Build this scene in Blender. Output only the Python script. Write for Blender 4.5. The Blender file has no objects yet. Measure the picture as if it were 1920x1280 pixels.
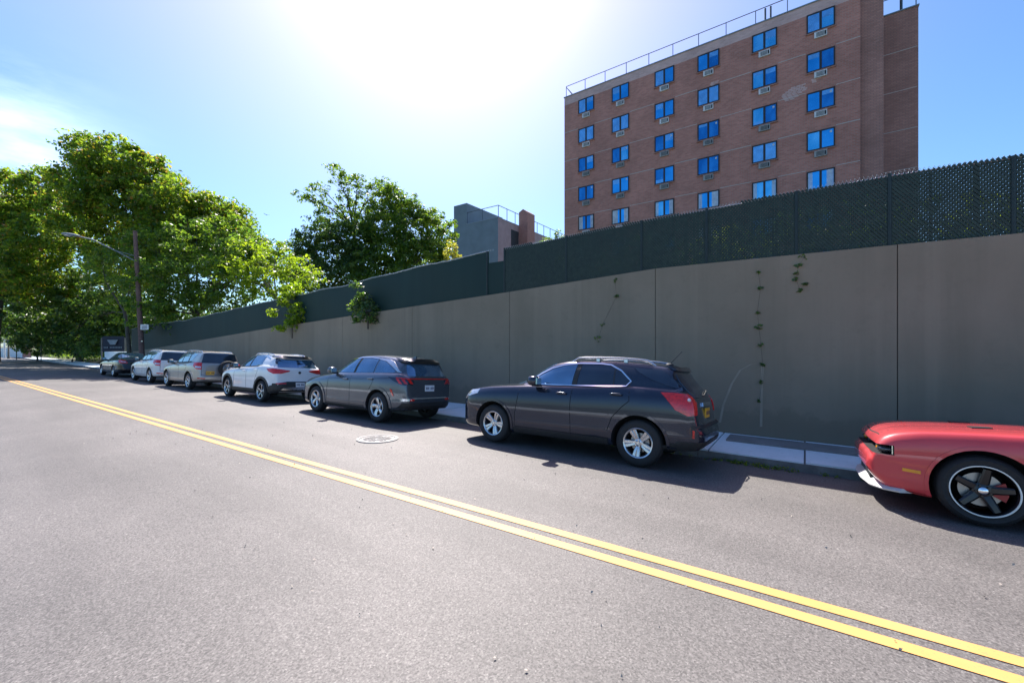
import bpy, bmesh, math, random
import numpy as np
from mathutils import Vector, Matrix
from mathutils.bvhtree import BVHTree
random.seed(7); RNG = np.random.default_rng(11)
sc = bpy.context.scene; C = sc.collection
R = math.radians

# ------------------------------------------------------------------ camera geometry
H = 1.92; F = 780.0; CA, SA = 0.5765, 0.8171
def at(px, py, Z):
    """point seen at photo pixel (px,py) at depth Z metres"""
    X = (px - 960) / F * Z
    return Vector((SA * X - CA * Z, CA * X + SA * Z, H - (py - 645) / F * Z))
def road_z(y):
    return 0.07 - 0.0107 * (y - 3.75) ** 2 if y > -1.5 else -0.22
def lerp(a, b, t): return a + (b - a) * t
def pl(pts, x):
    if x <= pts[0][0]: return pts[0][1]
    for (a, va), (b, vb) in zip(pts, pts[1:]):
        if x <= b: return va + (vb - va) * (x - a) / (b - a)
    return pts[-1][1]
def pchip(pts):
    n = len(pts); X = [p[0] for p in pts]; Y = [p[1] for p in pts]
    h = [X[i+1]-X[i] for i in range(n-1)]; d = [(Y[i+1]-Y[i])/h[i] for i in range(n-1)]
    m = [d[0]] + [0 if d[i-1]*d[i] <= 0 else 2*d[i-1]*d[i]/(d[i-1]+d[i]) for i in range(1, n-1)] + [d[-1]]
    def f(x):
        if x <= X[0]: return Y[0]
        if x >= X[-1]: return Y[-1]
        i = 0
        while X[i+1] < x: i += 1
        t = (x-X[i])/h[i]; t2 = t*t; t3 = t2*t
        return (2*t3-3*t2+1)*Y[i]+(t3-2*t2+t)*h[i]*m[i]+(-2*t3+3*t2)*Y[i+1]+(t3-t2)*h[i]*m[i+1]
    return f

# ------------------------------------------------------------------ materials
def newmat(name):
    m = bpy.data.materials.new(name); m.use_nodes = True
    nt = m.node_tree; b = nt.nodes['Principled BSDF']
    return m, nt, b
def N(nt, t, **k):
    n = nt.nodes.new(t)
    for a, v in k.items():
        if a in n.inputs: n.inputs[a].default_value = v
        else: setattr(n, a, v)
    return n
def coords(nt, scale=(1, 1, 1)):
    tc = nt.nodes.new('ShaderNodeTexCoord'); mp = nt.nodes.new('ShaderNodeMapping')
    mp.inputs['Scale'].default_value = scale
    nt.links.new(tc.outputs['Object'], mp.inputs['Vector']); return mp.outputs['Vector']
def ramp(nt, fac, stops):
    r = nt.nodes.new('ShaderNodeValToRGB'); e = r.color_ramp.elements
    while len(e) < len(stops): e.new(.5)
    for el, (p, c) in zip(e, stops):
        el.position = p; el.color = (*c, 1) if len(c) == 3 else c
    nt.links.new(fac, r.inputs['Fac']); return r.outputs['Color']
def noise(nt, vec, scale, detail=4, rough=.55):
    n = N(nt, 'ShaderNodeTexNoise'); n.inputs['Scale'].default_value = scale
    n.inputs['Detail'].default_value = detail; n.inputs['Roughness'].default_value = rough
    if vec: nt.links.new(vec, n.inputs['Vector'])
    return n.outputs['Fac']
def mixc(nt, fac, a, b, mode='MIX'):
    m = nt.nodes.new('ShaderNodeMix'); m.data_type = 'RGBA'; m.blend_type = mode
    for s, v in ((0, fac), (6, a), (7, b)):
        if isinstance(v, (int, float)): m.inputs[s].default_value = v
        elif isinstance(v, tuple): m.inputs[s].default_value = (*v, 1)
        else: nt.links.new(v, m.inputs[s])
    return m.outputs[2]
def bump(nt, b, fac, strength=.3, dist=.01):
    n = nt.nodes.new('ShaderNodeBump'); n.inputs['Strength'].default_value = strength
    n.inputs['Distance'].default_value = dist
    nt.links.new(fac, n.inputs['Height']); nt.links.new(n.outputs['Normal'], b.inputs['Normal'])
def simple(name, col, rough=.5, metal=0, var=.12, scale=6, spec=.5, coat=0, bmp=0):
    m, nt, b = newmat(name)
    v = coords(nt); f = noise(nt, v, scale)
    lo = tuple(c*(1-var) for c in col); hi = tuple(min(1, c*(1+var)) for c in col)
    nt.links.new(ramp(nt, f, [(.3, lo), (.7, hi)]), b.inputs['Base Color'])
    b.inputs['Roughness'].default_value = rough; b.inputs['Metallic'].default_value = metal
    b.inputs['Specular IOR Level'].default_value = spec
    b.inputs['Coat Weight'].default_value = coat; b.inputs['Coat Roughness'].default_value = .04
    if bmp: bump(nt, b, noise(nt, v, scale*6), bmp, .01)
    return m
M = {}
def paint(key, col, metal=.3, rough=.35):
    m, nt, b = newmat('car paint ' + key)
    v = coords(nt); f = noise(nt, v, 3.0, 5)
    lo = tuple(c*.93 for c in col)
    nt.links.new(ramp(nt, f, [(.35, lo), (.65, col)]), b.inputs['Base Color'])
    b.inputs['Metallic'].default_value = metal; b.inputs['Roughness'].default_value = rough
    b.inputs['Coat Weight'].default_value = 1; b.inputs['Coat IOR'].default_value = 1.45; b.inputs['Specular IOR Level'].default_value = .3
    rr = ramp(nt, noise(nt, v, 7, 6, .7), [(.45, (.012,)*3), (.75, (.05,)*3)])
    nt.links.new(rr, b.inputs['Coat Roughness'])
    bump(nt, b, noise(nt, v, 2.2, 2), .03, .02)
    M[key] = m; return m
paint('charcoal', (.018, .025, .045), .4, .22)
paint('graphite', (.10, .115, .14), .65, .28)
paint('white', (.78, .79, .80), 0, .35)
paint('pearl', (.70, .72, .73), 0, .35)
paint('silver', (.42, .39, .36), .6, .36)
paint('black', (.012, .012, .013), .2, .3)
paint('red', (.60, .055, .062), .0, .42)
M['rubber'] = simple('tyre rubber', (.016, .016, .017), .75, 0, .25, 30)
M['trim'] = simple('black plastic trim', (.02, .021, .022), .55, 0, .2, 20)
M['well'] = simple('wheel well', (.008, .008, .009), .9)
M['alloy'] = simple('alloy', (.62, .62, .63), .25, .9, .05)
M['darkalloy'] = simple('dark alloy', (.10, .10, .11), .35, .8, .1)
M['blackalloy'] = simple('black alloy', (.006, .006, .008), .28, .0, .1, spec=.6)
M['chrome'] = simple('chrome', (.82, .83, .85), .1, 1, .03)
M['stripe'] = simple('rim pinstripe', (.75, .74, .68), .3)
M['amber'] = simple('amber lens', (.75, .28, .01), .15, coat=1)
M['redlens'] = simple('red lens', (.62, .012, .01), .12, coat=1, var=.3, scale=25)
M['clear'] = simple('clear lens', (.55, .57, .6), .08, .5, coat=1, var=.3, scale=20)
M['headlamp'] = simple('dark headlamp', (.10, .10, .11), .08, .6, .5, 30, coat=1)
M['plate'] = simple('plate yellow', (.75, .42, .03), .4)
M['platewhite'] = simple('plate white', (.7, .72, .76), .4)
M['ink'] = simple('ink', (.02, .03, .10), .5)
M['disc'] = simple('brake disc', (.35, .34, .33), .35, .8)
M['caliper'] = simple('caliper red', (.35, .02, .02), .4)
def glassmat(name, col, metal=.75, rough=.02, spec=.8):
    m, nt, b = newmat(name); v = coords(nt)
    nt.links.new(ramp(nt, noise(nt, v, 1.7, 2), [(.35, tuple(c*.75 for c in col)), (.65, col)]), b.inputs['Base Color'])
    b.inputs['Metallic'].default_value = metal; b.inputs['Roughness'].default_value = rough
    b.inputs['Specular IOR Level'].default_value = spec
    M[name] = m
glassmat('tinted', (.035, .05, .075), .3)
glassmat('carglass', (.16, .28, .42), .7)
glassmat('paleglass', (.35, .5, .55), .6)

# ------------------------------------------------------------------ mesh helpers
class MB:
    def __init__(s): s.v = []; s.f = []; s.m = []
    def add(s, vs, fs, mi=0):
        o = len(s.v); s.v += [tuple(v) for v in vs]; s.f += [tuple(i+o for i in f) for f in fs]; s.m += [mi]*len(fs); return s
    def box(s, a, b, mi=0):
        (x0, y0, z0), (x1, y1, z1) = a, b
        return s.add([(x0,y0,z0),(x1,y0,z0),(x1,y1,z0),(x0,y1,z0),(x0,y0,z1),(x1,y0,z1),(x1,y1,z1),(x0,y1,z1)],
              [(0,3,2,1),(4,5,6,7),(0,1,5,4),(1,2,6,5),(2,3,7,6),(3,0,4,7)], mi)
    def tube(s, pts, r, n=8, mi=0, cap=True):
        pts = [Vector(p) for p in pts]; vs = []; fs = []
        rs = r if isinstance(r, (list, tuple)) else [r]*len(pts)
        for i, p in enumerate(pts):
            t = (pts[min(i+1, len(pts)-1)] - pts[max(i-1, 0)]).normalized()
            a = t.cross(Vector((0,0,1)) if abs(t.z) < .9 else Vector((1,0,0))).normalized(); b = t.cross(a)
            for k in range(n):
                w = 2*math.pi*k/n; vs.append(p + (a*math.cos(w)+b*math.sin(w))*rs[i])
        for i in range(len(pts)-1):
            for k in range(n):
                fs.append((i*n+k, i*n+(k+1)%n, (i+1)*n+(k+1)%n, (i+1)*n+k))
        if cap: fs.append(tuple(range(n))[::-1]); fs.append(tuple(range((len(pts)-1)*n, len(pts)*n)))
        return s.add(vs, fs, mi)
    def lathe(s, prof, n=40, mi=0):   # prof: (r, y) revolve about Y
        vs = []; fs = []
        for r, y in prof:
            for k in range(n):
                w = 2*math.pi*k/n; vs.append((r*math.cos(w), y, r*math.sin(w)))
        for i in range(len(prof)-1):
            for k in range(n): fs.append((i*n+k, (i+1)*n+k, (i+1)*n+(k+1)%n, i*n+(k+1)%n))
        return s.add(vs, fs, mi)
    def prism(s, poly, y0, y1, mi=0):  # poly in (x,z) extruded along y
        n = len(poly)
        vs = [(x, y0, z) for x, z in poly]+[(x, y1, z) for x, z in poly]
        fs = [tuple(range(n)), tuple(range(n, 2*n))[::-1]] + [(i, n+i, n+(i+1)%n, (i+1)%n) for i in range(n)]
        return s.add(vs, fs, mi)
    def build(s, name, mats, parent=None, smooth=0, fix=True):
        me = bpy.data.meshes.new(name); me.from_pydata(s.v, [], s.f)
        mats = mats if isinstance(mats, (list, tuple)) else [mats]
        for m in mats: me.materials.append(m)
        me.polygons.foreach_set('material_index', s.m)
        if fix:
            bm = bmesh.new(); bm.from_mesh(me); bmesh.ops.recalc_face_normals(bm, faces=bm.faces); bm.to_mesh(me); bm.free()
        if smooth:
            me.polygons.foreach_set('use_smooth', [True]*len(me.polygons)); me.set_sharp_from_angle(angle=R(smooth))
        o = bpy.data.objects.new(name, me); C.objects.link(o)
        if parent: o.parent = parent
        return o
def tag(o, label=None, cat=None, group=None, kind=None):
    if label: o['label'] = label
    if cat: o['category'] = cat
    if group: o['group'] = group
    if kind: o['kind'] = kind
    return o
def empty(name, loc, label, cat, group=None, rot=(0, 0, 0)):
    o = bpy.data.objects.new(name, None); C.objects.link(o); o.location = loc; o.rotation_euler = rot
    o.empty_display_size = .3
    return tag(o, label, cat, group)
def kids(o): return [c for c in bpy.data.objects if c.parent == o]
def copy_tree(o, parent=None):
    c = o.copy(); C.objects.link(c); c.parent = parent
    for k in kids(o): copy_tree(k, c)
    return c

# ------------------------------------------------------------------ cars
def chaikin(p, n=2):
    for _ in range(n):
        q = [p[0]]
        for a, b in zip(p, p[1:]):
            q.append((a[0]*.75+b[0]*.25, a[1]*.75+b[1]*.25)); q.append((a[0]*.25+b[0]*.75, a[1]*.25+b[1]*.75))
        q.append(p[-1]); p = q
    return p
class Car:
    def __init__(s, sp, root):
        s.sp = sp; s.root = root; L = sp['L']; W0 = sp['W']/2
        top = pchip(sp['top']); bot = pchip(sp['bot']); belt = pchip(sp['belt'])
        wl = sp.get('plan') or [(0, W0-.34), (.04, W0-.22), (.12, W0-.12), (.3, W0-.045), (.7, W0-.01), (1.2, W0), (L-1.0, W0), (L-.45, W0-.035), (L-.2, W0-.10), (L-.07, W0-.19), (L-.02, W0-.27), (L, W0-.33)]
        W = pchip(wl); wr = sp['wr']
        xs = [0, .01, .02, .035, .05, .07, .09, .11, .13, .16, .2, .25, .3]; x = .36
        while x < L-.55: xs.append(x); x += .055
        x = L-.55
        while x < L-.02: xs.append(x); x += .018
        xs += [L-.015, L-.008, L]
        s.secs = []; mb = MB(); rings = []
        for x in xs:
            w, b, t = W(x), bot(x), top(x); B = min(belt(x), t-.025); g = min(1, max(0, (t-B-.04)/.42)); g = g*g*(3-2*g)
            wr_ = min(wr, w-.06)
            bz = lambda k: lerp(b, B, k)
            cr = sp.get('crease', .012)
            p = [(0, b), (w*.8, b), (w-.05, b+min(.03, (B-b)*.1)), (w-.012, bz(.2)), (w-.012, bz(.34)), (w, bz(.6)), (w-cr*.3, bz(.84)), (w-.03-cr, bz(.95)), (w-.07-cr, B),
                 (lerp(w-.16, w-.105-cr, g), B+lerp(.008, .02, g)),
                 (lerp(w-.28, lerp(w-.10, wr_, .5)+.018, g), lerp(lerp(B, t, .5), lerp(B, t-.1, .5), g)),
                 (lerp(w*.6, wr_+.005, g), lerp(lerp(B, t, .75), t-.1, g)),
                 (lerp(w*.45, wr_-.075, g), lerp(lerp(B, t, .9), t-.028, g)),
                 (lerp(w*.25, wr_*.55, g), t-.004), (0, t)]
            q = chaikin(p, 2); rings.append([(x, -y, z) for y, z in q] + [(x, y, z) for y, z in q[-2:0:-1]])
        n = len(rings[0]); vs = [v for r in rings for v in r]; fs = []
        for i in range(len(rings)-1):
            for k in range(n): fs.append((i*n+k, i*n+(k+1) % n, (i+1)*n+(k+1) % n, (i+1)*n+k))
        fs.append(tuple(range(n))); fs.append(tuple(range((len(rings)-1)*n, len(rings)*n))[::-1])
        mb.add(vs, fs)
        s.bvh = BVHTree.FromPolygons(mb.v, mb.f)
        body = mb.build('body', [sp['paint'], M['well']], root, 0)
        # wheel wells and openings
        cut = MB(); r = sp['tr']; ra = sp.get('ra', r+.055)
        for wx in sp['wx']:
            for sd in (-1, 1):
                poly = [(wx+ra*math.cos(a), r+.015+ra*math.sin(a)*sp.get('squash', .97)) for a in [math.pi*2*k/40 for k in range(40)]]
                cut.prism(poly, sd*(W0+.1), sd*(W0-.30), 1)
        for fn in sp.get('cuts', []): fn(cut)
        co = cut.build('cutter', [sp['paint'], M['well']], root)
        md = body.modifiers.new('b', 'BOOLEAN'); md.object = co; md.operation = 'DIFFERENCE'; md.solver = 'EXACT'
        dg = bpy.context.evaluated_depsgraph_get()
        me = bpy.data.meshes.new_from_object(body.evaluated_get(dg)); body.modifiers.clear(); body.data = me
        me.name = 'body'
        bpy.data.objects.remove(co)
        me.polygons.foreach_set('use_smooth', [True]*len(me.polygons)); me.set_sharp_from_angle(angle=R(32))
        s.body = body
    def hit(s, p, d, off):
        o = Vector(p) - Vector(d)*6
        loc, nor, i, _ = s.bvh.ray_cast(o, Vector(d))
        if loc is None:
            loc, nor, i, _ = s.bvh.find_nearest(Vector(p))
        if nor.dot(Vector(d)) > 0: nor = -nor
        return loc + nor*off
    def patch(s, name, pts, d, mat, off=.006, parent=None, cell=.07, depth=.02):
        d = Vector(d).normalized(); u = d.cross(Vector((0, 0, 1))); u = u.normalized() if u.length > .1 else Vector((1, 0, 0)); v = u.cross(d)
        bm = bmesh.new(); P = [(Vector(p).dot(u), Vector(p).dot(v)) for p in pts]
        bm.faces.new([bm.verts.new((a, b, 0)) for a, b in P])
        for ax in (0, 1):
            lo = min(p[ax] for p in P); hi = max(p[ax] for p in P); k = int((hi-lo)/cell)+1
            for i in range(1, k):
                c = lo+(hi-lo)*i/k; n = [0, 0, 0]; n[ax] = 1; q = [0, 0, 0]; q[ax] = c
                bmesh.ops.bisect_plane(bm, geom=bm.verts[:]+bm.edges[:]+bm.faces[:], plane_co=q, plane_no=n, dist=1e-5)
        for w in bm.verts: w.co = s.hit(u*w.co.x+v*w.co.y, d, off)
        r = bmesh.ops.extrude_face_region(bm, geom=bm.faces[:])
        for e in r['geom']:
            if isinstance(e, bmesh.types.BMVert): e.co = e.co + d*depth
        bmesh.ops.recalc_face_normals(bm, faces=bm.faces)
        me = bpy.data.meshes.new(name); bm.to_mesh(me); bm.free(); me.materials.append(mat)
        me.polygons.foreach_set('use_smooth', [True]*len(me.polygons)); me.set_sharp_from_angle(angle=R(35))
        o = bpy.data.objects.new(name, me); C.objects.link(o); o.parent = parent or s.root
        return o
    def strip(s, mb, pts, d, w=.02, off=.006, depth=.02, close=False):
        d = Vector(d).normalized(); P = [Vector(p) for p in pts]
        if close: P.append(P[0])
        Q = [P[0]]
        for a, b in zip(P, P[1:]):
            k = max(1, int((b-a).length/.06)); Q += [a.lerp(b, i/k) for i in range(1, k+1)]
        vs = []; fs = []
        for i, p in enumerate(Q):
            t = (Q[min(i+1, len(Q)-1)]-Q[max(i-1, 0)]).normalized(); n = t.cross(d).normalized()
            a = s.hit(p+n*w/2, d, off); b = s.hit(p-n*w/2, d, off); vs += [a, b, a+d*depth, b+d*depth]
        for i in range(len(Q)-1):
            o = i*4; fs += [(o, o+1, o+5, o+4), (o, o+4, o+6, o+2), (o+1, o+3, o+7, o+5)]
        fs += [(0, 2, 3, 1), (len(vs)-4, len(vs)-3, len(vs)-1, len(vs)-2)]
        mb.add(vs, fs)
    def both(s, name, xz, mat, off=.006, **k):
        s.patch(name, [(x, 0, z) for x, z in xz], (0, 1, 0), mat, off, **k)
        s.patch(name, [(x, 0, z) for x, z in xz], (0, -1, 0), mat, off, **k)
    def both_strip(s, name, lines, mat, w=.02, off=.006, close=False):
        for sd in (1, -1):
            for l in lines:
                mb = MB(); s.strip(mb, [(x, 0, z) for x, z in l], (0, sd, 0), w, off, close=close); mb.build(name, mat, s.root, 30)

def make_wheel(r, w, rr, kind):
    """proto tyre (mesh 'wheel') with child 'rim'; outer face looks to -y"""
    h = w/2; mb = MB()
    mb.lathe([(rr*.93, -h+.03), (rr, -h+.004), (rr+.018, -h+.004), (rr+(r-rr)*.55, -h-.006), (r-.02, -h+.012), (r-.006, -h+.03), (r, -h+.06), (r, h-.06), (r-.012, h-.025), (r-.03, h-.01), (rr, h-.01), (rr*.93, h-.03)], 56)
    for k in range(3): mb.lathe([(r+.0005, -h+.07+k*(w-.14)/2.2), (r+.0035, -h+.072+k*(w-.14)/2.2), (r+.0035, -h+.10+k*(w-.14)/2.2), (r+.0005, -h+.102+k*(w-.14)/2.2)], 56)
    t = mb.build('wheel', M['rubber'], None, 40)
    mb = MB(); dk = kind == 'black'; y0 = -h+.02
    mats = {'double': [M['alloy'], M['darkalloy'], M['disc']], 'swirl': [M['alloy'], M['darkalloy'], M['disc']], 'five': [M['alloy'], M['darkalloy'], M['disc']],
            'dark': [M['darkalloy'], M['trim'], M['disc']], 'mix': [M['alloy'], M['blackalloy'], M['disc']], 'black': [M['blackalloy'], M['blackalloy'], M['disc']]}[kind]
    mb.lathe([(rr+.012, y0-.014), (rr+.005, y0-.02), (rr-.012, y0-.012), (rr-.02, y0+.02)], 56, 0)          # lip
    mb.lathe([(rr-.02, y0+.02), (rr-.03, y0+.13), (rr-.04, h-.03)], 56, 1)                                     # barrel
    mb.lathe([(.0, y0+.13), (rr*.62, y0+.13)], 40, 1); 
    mb.lathe([(rr*.32, y0+.10), (rr*.66, y0+.10), (rr*.66, y0+.12)], 40, 2)                                     # brake disc
    n = 5
    for k in range(n):
        a0 = 2*math.pi*k/n + math.pi/2
        def sp(a_in, a_out, w_in, w_out, r0, r1, tw=0, mi=0):
            vs = []
            for rad, aa, ww, yy in ((r0, a_in, w_in, y0+.03), ((r0+r1)/2, (a_in+a_out)/2+tw, (w_in+w_out)/2, y0+.008), (r1, a_out, w_out, y0)):
                c, s_ = math.cos(aa), math.sin(aa)
                for sg, dy in ((-1, .012), (-.6, 0), (.6, 0), (1, .012)): vs.append((rad*c - sg*ww*s_, yy+dy, rad*s_+sg*ww*c))
                for sg in (1, -1): vs.append((rad*c - sg*ww*s_, yy+.05, rad*s_+sg*ww*c))
            fs = []
            for i in (0, 1):
                for j in range(6): fs.append((i*6+j, i*6+(j+1) % 6, i*6+6+(j+1) % 6, i*6+6+j))
            mb.add(vs, fs, mi)
        if kind == 'double':
            for e in (-1, 1): sp(a0+e*.22, a0+e*.15, .022, .030, rr*.22, rr-.012)
        elif kind == 'mix':
            sp(a0, a0, .02, .028, rr*.2, rr-.012); sp(a0+.3, a0+.2, .012, .016, rr*.2, rr-.012, mi=1); sp(a0-.3, a0-.2, .012, .016, rr*.2, rr-.012, mi=1)
        elif kind == 'swirl':
            sp(a0, a0+.35, .035, .055, rr*.2, rr-.012, .06)
        elif kind == 'black':
            sp(a0, a0, .042, .034, rr*.18, rr*.86)
        else: sp(a0, a0, .035, .045, rr*.2, rr-.012)
    mb.lathe([(.0, y0+.005), (rr*.12, y0+.005), (rr*.15, y0+.02), (rr*.3, y0+.03), (rr*.3, y0+.06)], 30, 0)
    for k in range(5):
        a = 2*math.pi*(k+.5)/5+math.pi/2; q = rr*.215
        o = len(mb.v)
        mb.tube([(q*math.cos(a), y0+.0, q*math.sin(a)), (q*math.cos(a), y0+.04, q*math.sin(a))], .012 if not dk else .009, 8, 0)
    rim = mb.build('rim', mats, t, 35)
    if dk:
        q = MB(); q.lathe([(rr+.001, y0-.0225), (rr+.001, y0-.026), (rr-.010, y0-.026), (rr-.012, y0-.016)], 64); q.build('rim_stripe', M['stripe'], t, 30)
        q = MB(); q.lathe([(.0, y0-.004), (.03, y0-.003), (.038, y0+.004)], 24); q.build('hub_cap', M['chrome'], t, 40)
        q = MB(); q.prism([(rr*.35*math.cos(a), rr*.35*math.sin(a)) for a in (-.35, 0, .35, .7)] + [(rr*.74*math.cos(a), rr*.74*math.sin(a)) for a in (.7, .35, 0, -.35)], y0+.05, y0+.098)
        q.build('brake_caliper', M['caliper'], t)
    return t
def place_wheels(car, proto, spare=False):
    sp = car.sp; first = True
    for wx in sp['wx']:
        for sd in (-1, 1):
            w = proto if first else copy_tree(proto, car.root)
            first = False
            w.parent = car.root; w.location = (wx, sd*(sp['W']/2-sp['tw']/2-.022), sp['tr'])
            w.rotation_euler = (0, random.uniform(0, 1.2), 0 if sd < 0 else math.pi)
def ellipsoid(mb, c, r, n=12, m=8, mi=0, sq=1.0):
    vs = []; fs = []
    for j in range(m+1):
        ph = -math.pi/2+math.pi*j/m
        for k in range(n):
            th = 2*math.pi*k/n; cx = math.cos(ph)*math.cos(th); cy = math.cos(ph)*math.sin(th); cz = math.sin(ph)
            g = lambda q: math.copysign(abs(q)**sq, q)
            vs.append((c[0]+r[0]*g(cx), c[1]+r[1]*g(cy), c[2]+r[2]*g(cz)))
    for j in range(m):
        for k in range(n): fs.append((j*n+k, j*n+(k+1) % n, (j+1)*n+(k+1) % n, (j+1)*n+k))
    mb.add(vs, fs, mi)
def mirrors(car, x, z, mat, size=(.10, .11, .085)):
    y = car.sp['W']/2
    for sd in (-1, 1):
        mb = MB(); ellipsoid(mb, (x, sd*(y+.075), z), size, sq=.7)
        m = mb.build('mirror', mat, car.root, 50)
        q = MB(); q.prism([(x-.06, z-.10), (x+.08, z-.10), (x+.05, z-.03), (x-.03, z-.03)], sd*(y-.09), sd*(y+.05)); q.build('mirror_foot', M['trim'], m)
        q = MB(); q.box((x+size[0]*.8, sd*(y+.075)-.075, z-.055), (x+size[0]*.8+.028, sd*(y+.075)+.075, z+.055)); q.build('mirror_glass', M['paleglass'], m)
def handles(car, pts, mat, w=.11):
    for x, z in pts:
        for sd in (-1, 1):
            p = car.hit((x, 0, z), (0, -sd, 0), 0)
            mb = MB(); ellipsoid(mb, (x, p.y+sd*.022, z), (w, .018, .02), 10, 6, sq=.6)
            mb.box((x-w*.85, min(p.y-sd*.02, p.y+sd*.015), z-.012), (x-w*.6, max(p.y-sd*.02, p.y+sd*.015), z+.012)); mb.box((x+w*.6, min(p.y-sd*.02, p.y+sd*.015), z-.012), (x+w*.85, max(p.y-sd*.02, p.y+sd*.015), z+.012))
            mb.build('door_handle', mat, car.root, 40)
def rails(car, x0, x1, y, h, mat):
    for sd in (-1, 1):
        P = []
        for k in range(13):
            t = k/12; x = lerp(x0, x1, t); zz = car.hit((x, sd*y, 2), (0, 0, -1), 0).z
            e = min(1, t/.12, (1-t)/.12); e = e*(2-e); P.append((x, sd*y, zz-.01+h*e))
        mb = MB(); mb.tube(P, .019, 8)
        for k in (4, 8):
            mb.box((P[k][0]-.03, sd*y-.012, P[k][2]-h), (P[k][0]+.03, sd*y+.012, P[k][2]))
        mb.build('roof_rail', mat, car.root, 40)
def plate(car, y, z, mat, w=.30, h=.15, front=False, frame=True):
    d = (-1, 0, 0)
    xs = [car.hit((9, y+a, z+b), d, 0).x for a in (-w/2, w/2) for b in (-h/2, h/2)]
    x = max(xs)
    mb = MB(); mb.box((x-.01, y-w/2, z-h/2), (x+.012, y+w/2, z+h/2)); p = mb.build('number_plate', mat, car.root)
    q = MB(); x += .0125                     # unreadable smudged characters, as in the photo
    for k in range(7):
        if k == 3: continue
        yy = y-w*.38+k*w*.127; q = MB(); q.box((x, yy-w*.035, z-h*.2), (x+.002, yy+w*.035, z+h*.2)); q.build('character', M['ink'], p)
def seams(car, lines, w=.012): car.both_strip('door_seam', lines, M['well'], w, .0015)
def arch_lip(car, w=.05, mat=None, off=.008, r_in=None):
    sp = car.sp; ra = (r_in or sp.get('ra', sp['tr']+.055))
    for wx in sp['wx']:
        for sd in (1, -1):
            mb = MB(); z0 = sp['tr']+.015; sq = sp.get('squash', .97)
            a0 = -.35; pts = [(wx+(ra+w/2)*math.cos(a), 0, z0+(ra+w/2)*math.sin(a)*sq) for a in [a0+(math.pi-2*a0)*k/22 for k in range(23)]]
            car.strip(mb, pts, (0, sd, 0), w, off, depth=.03); mb.build('wheel_arch_trim', mat or sp['paint'], car.root, 30)
def bumpbox(car, name, pts, mat, off=.02, d=(-1, 0, 0), depth=.04): return car.patch(name, pts, d, mat, off, depth=depth)

YC = 7.30; TILT = -math.atan(.074)
def car_root(name, xf, label, yc=YC, cat='car', group='cars parked along the kerb'):
    # front bumper at world x = xf; leans with the camber
    return empty(name, (xf, yc, road_z(yc)+.016), label, cat, group, (TILT, 0, 0))

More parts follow.
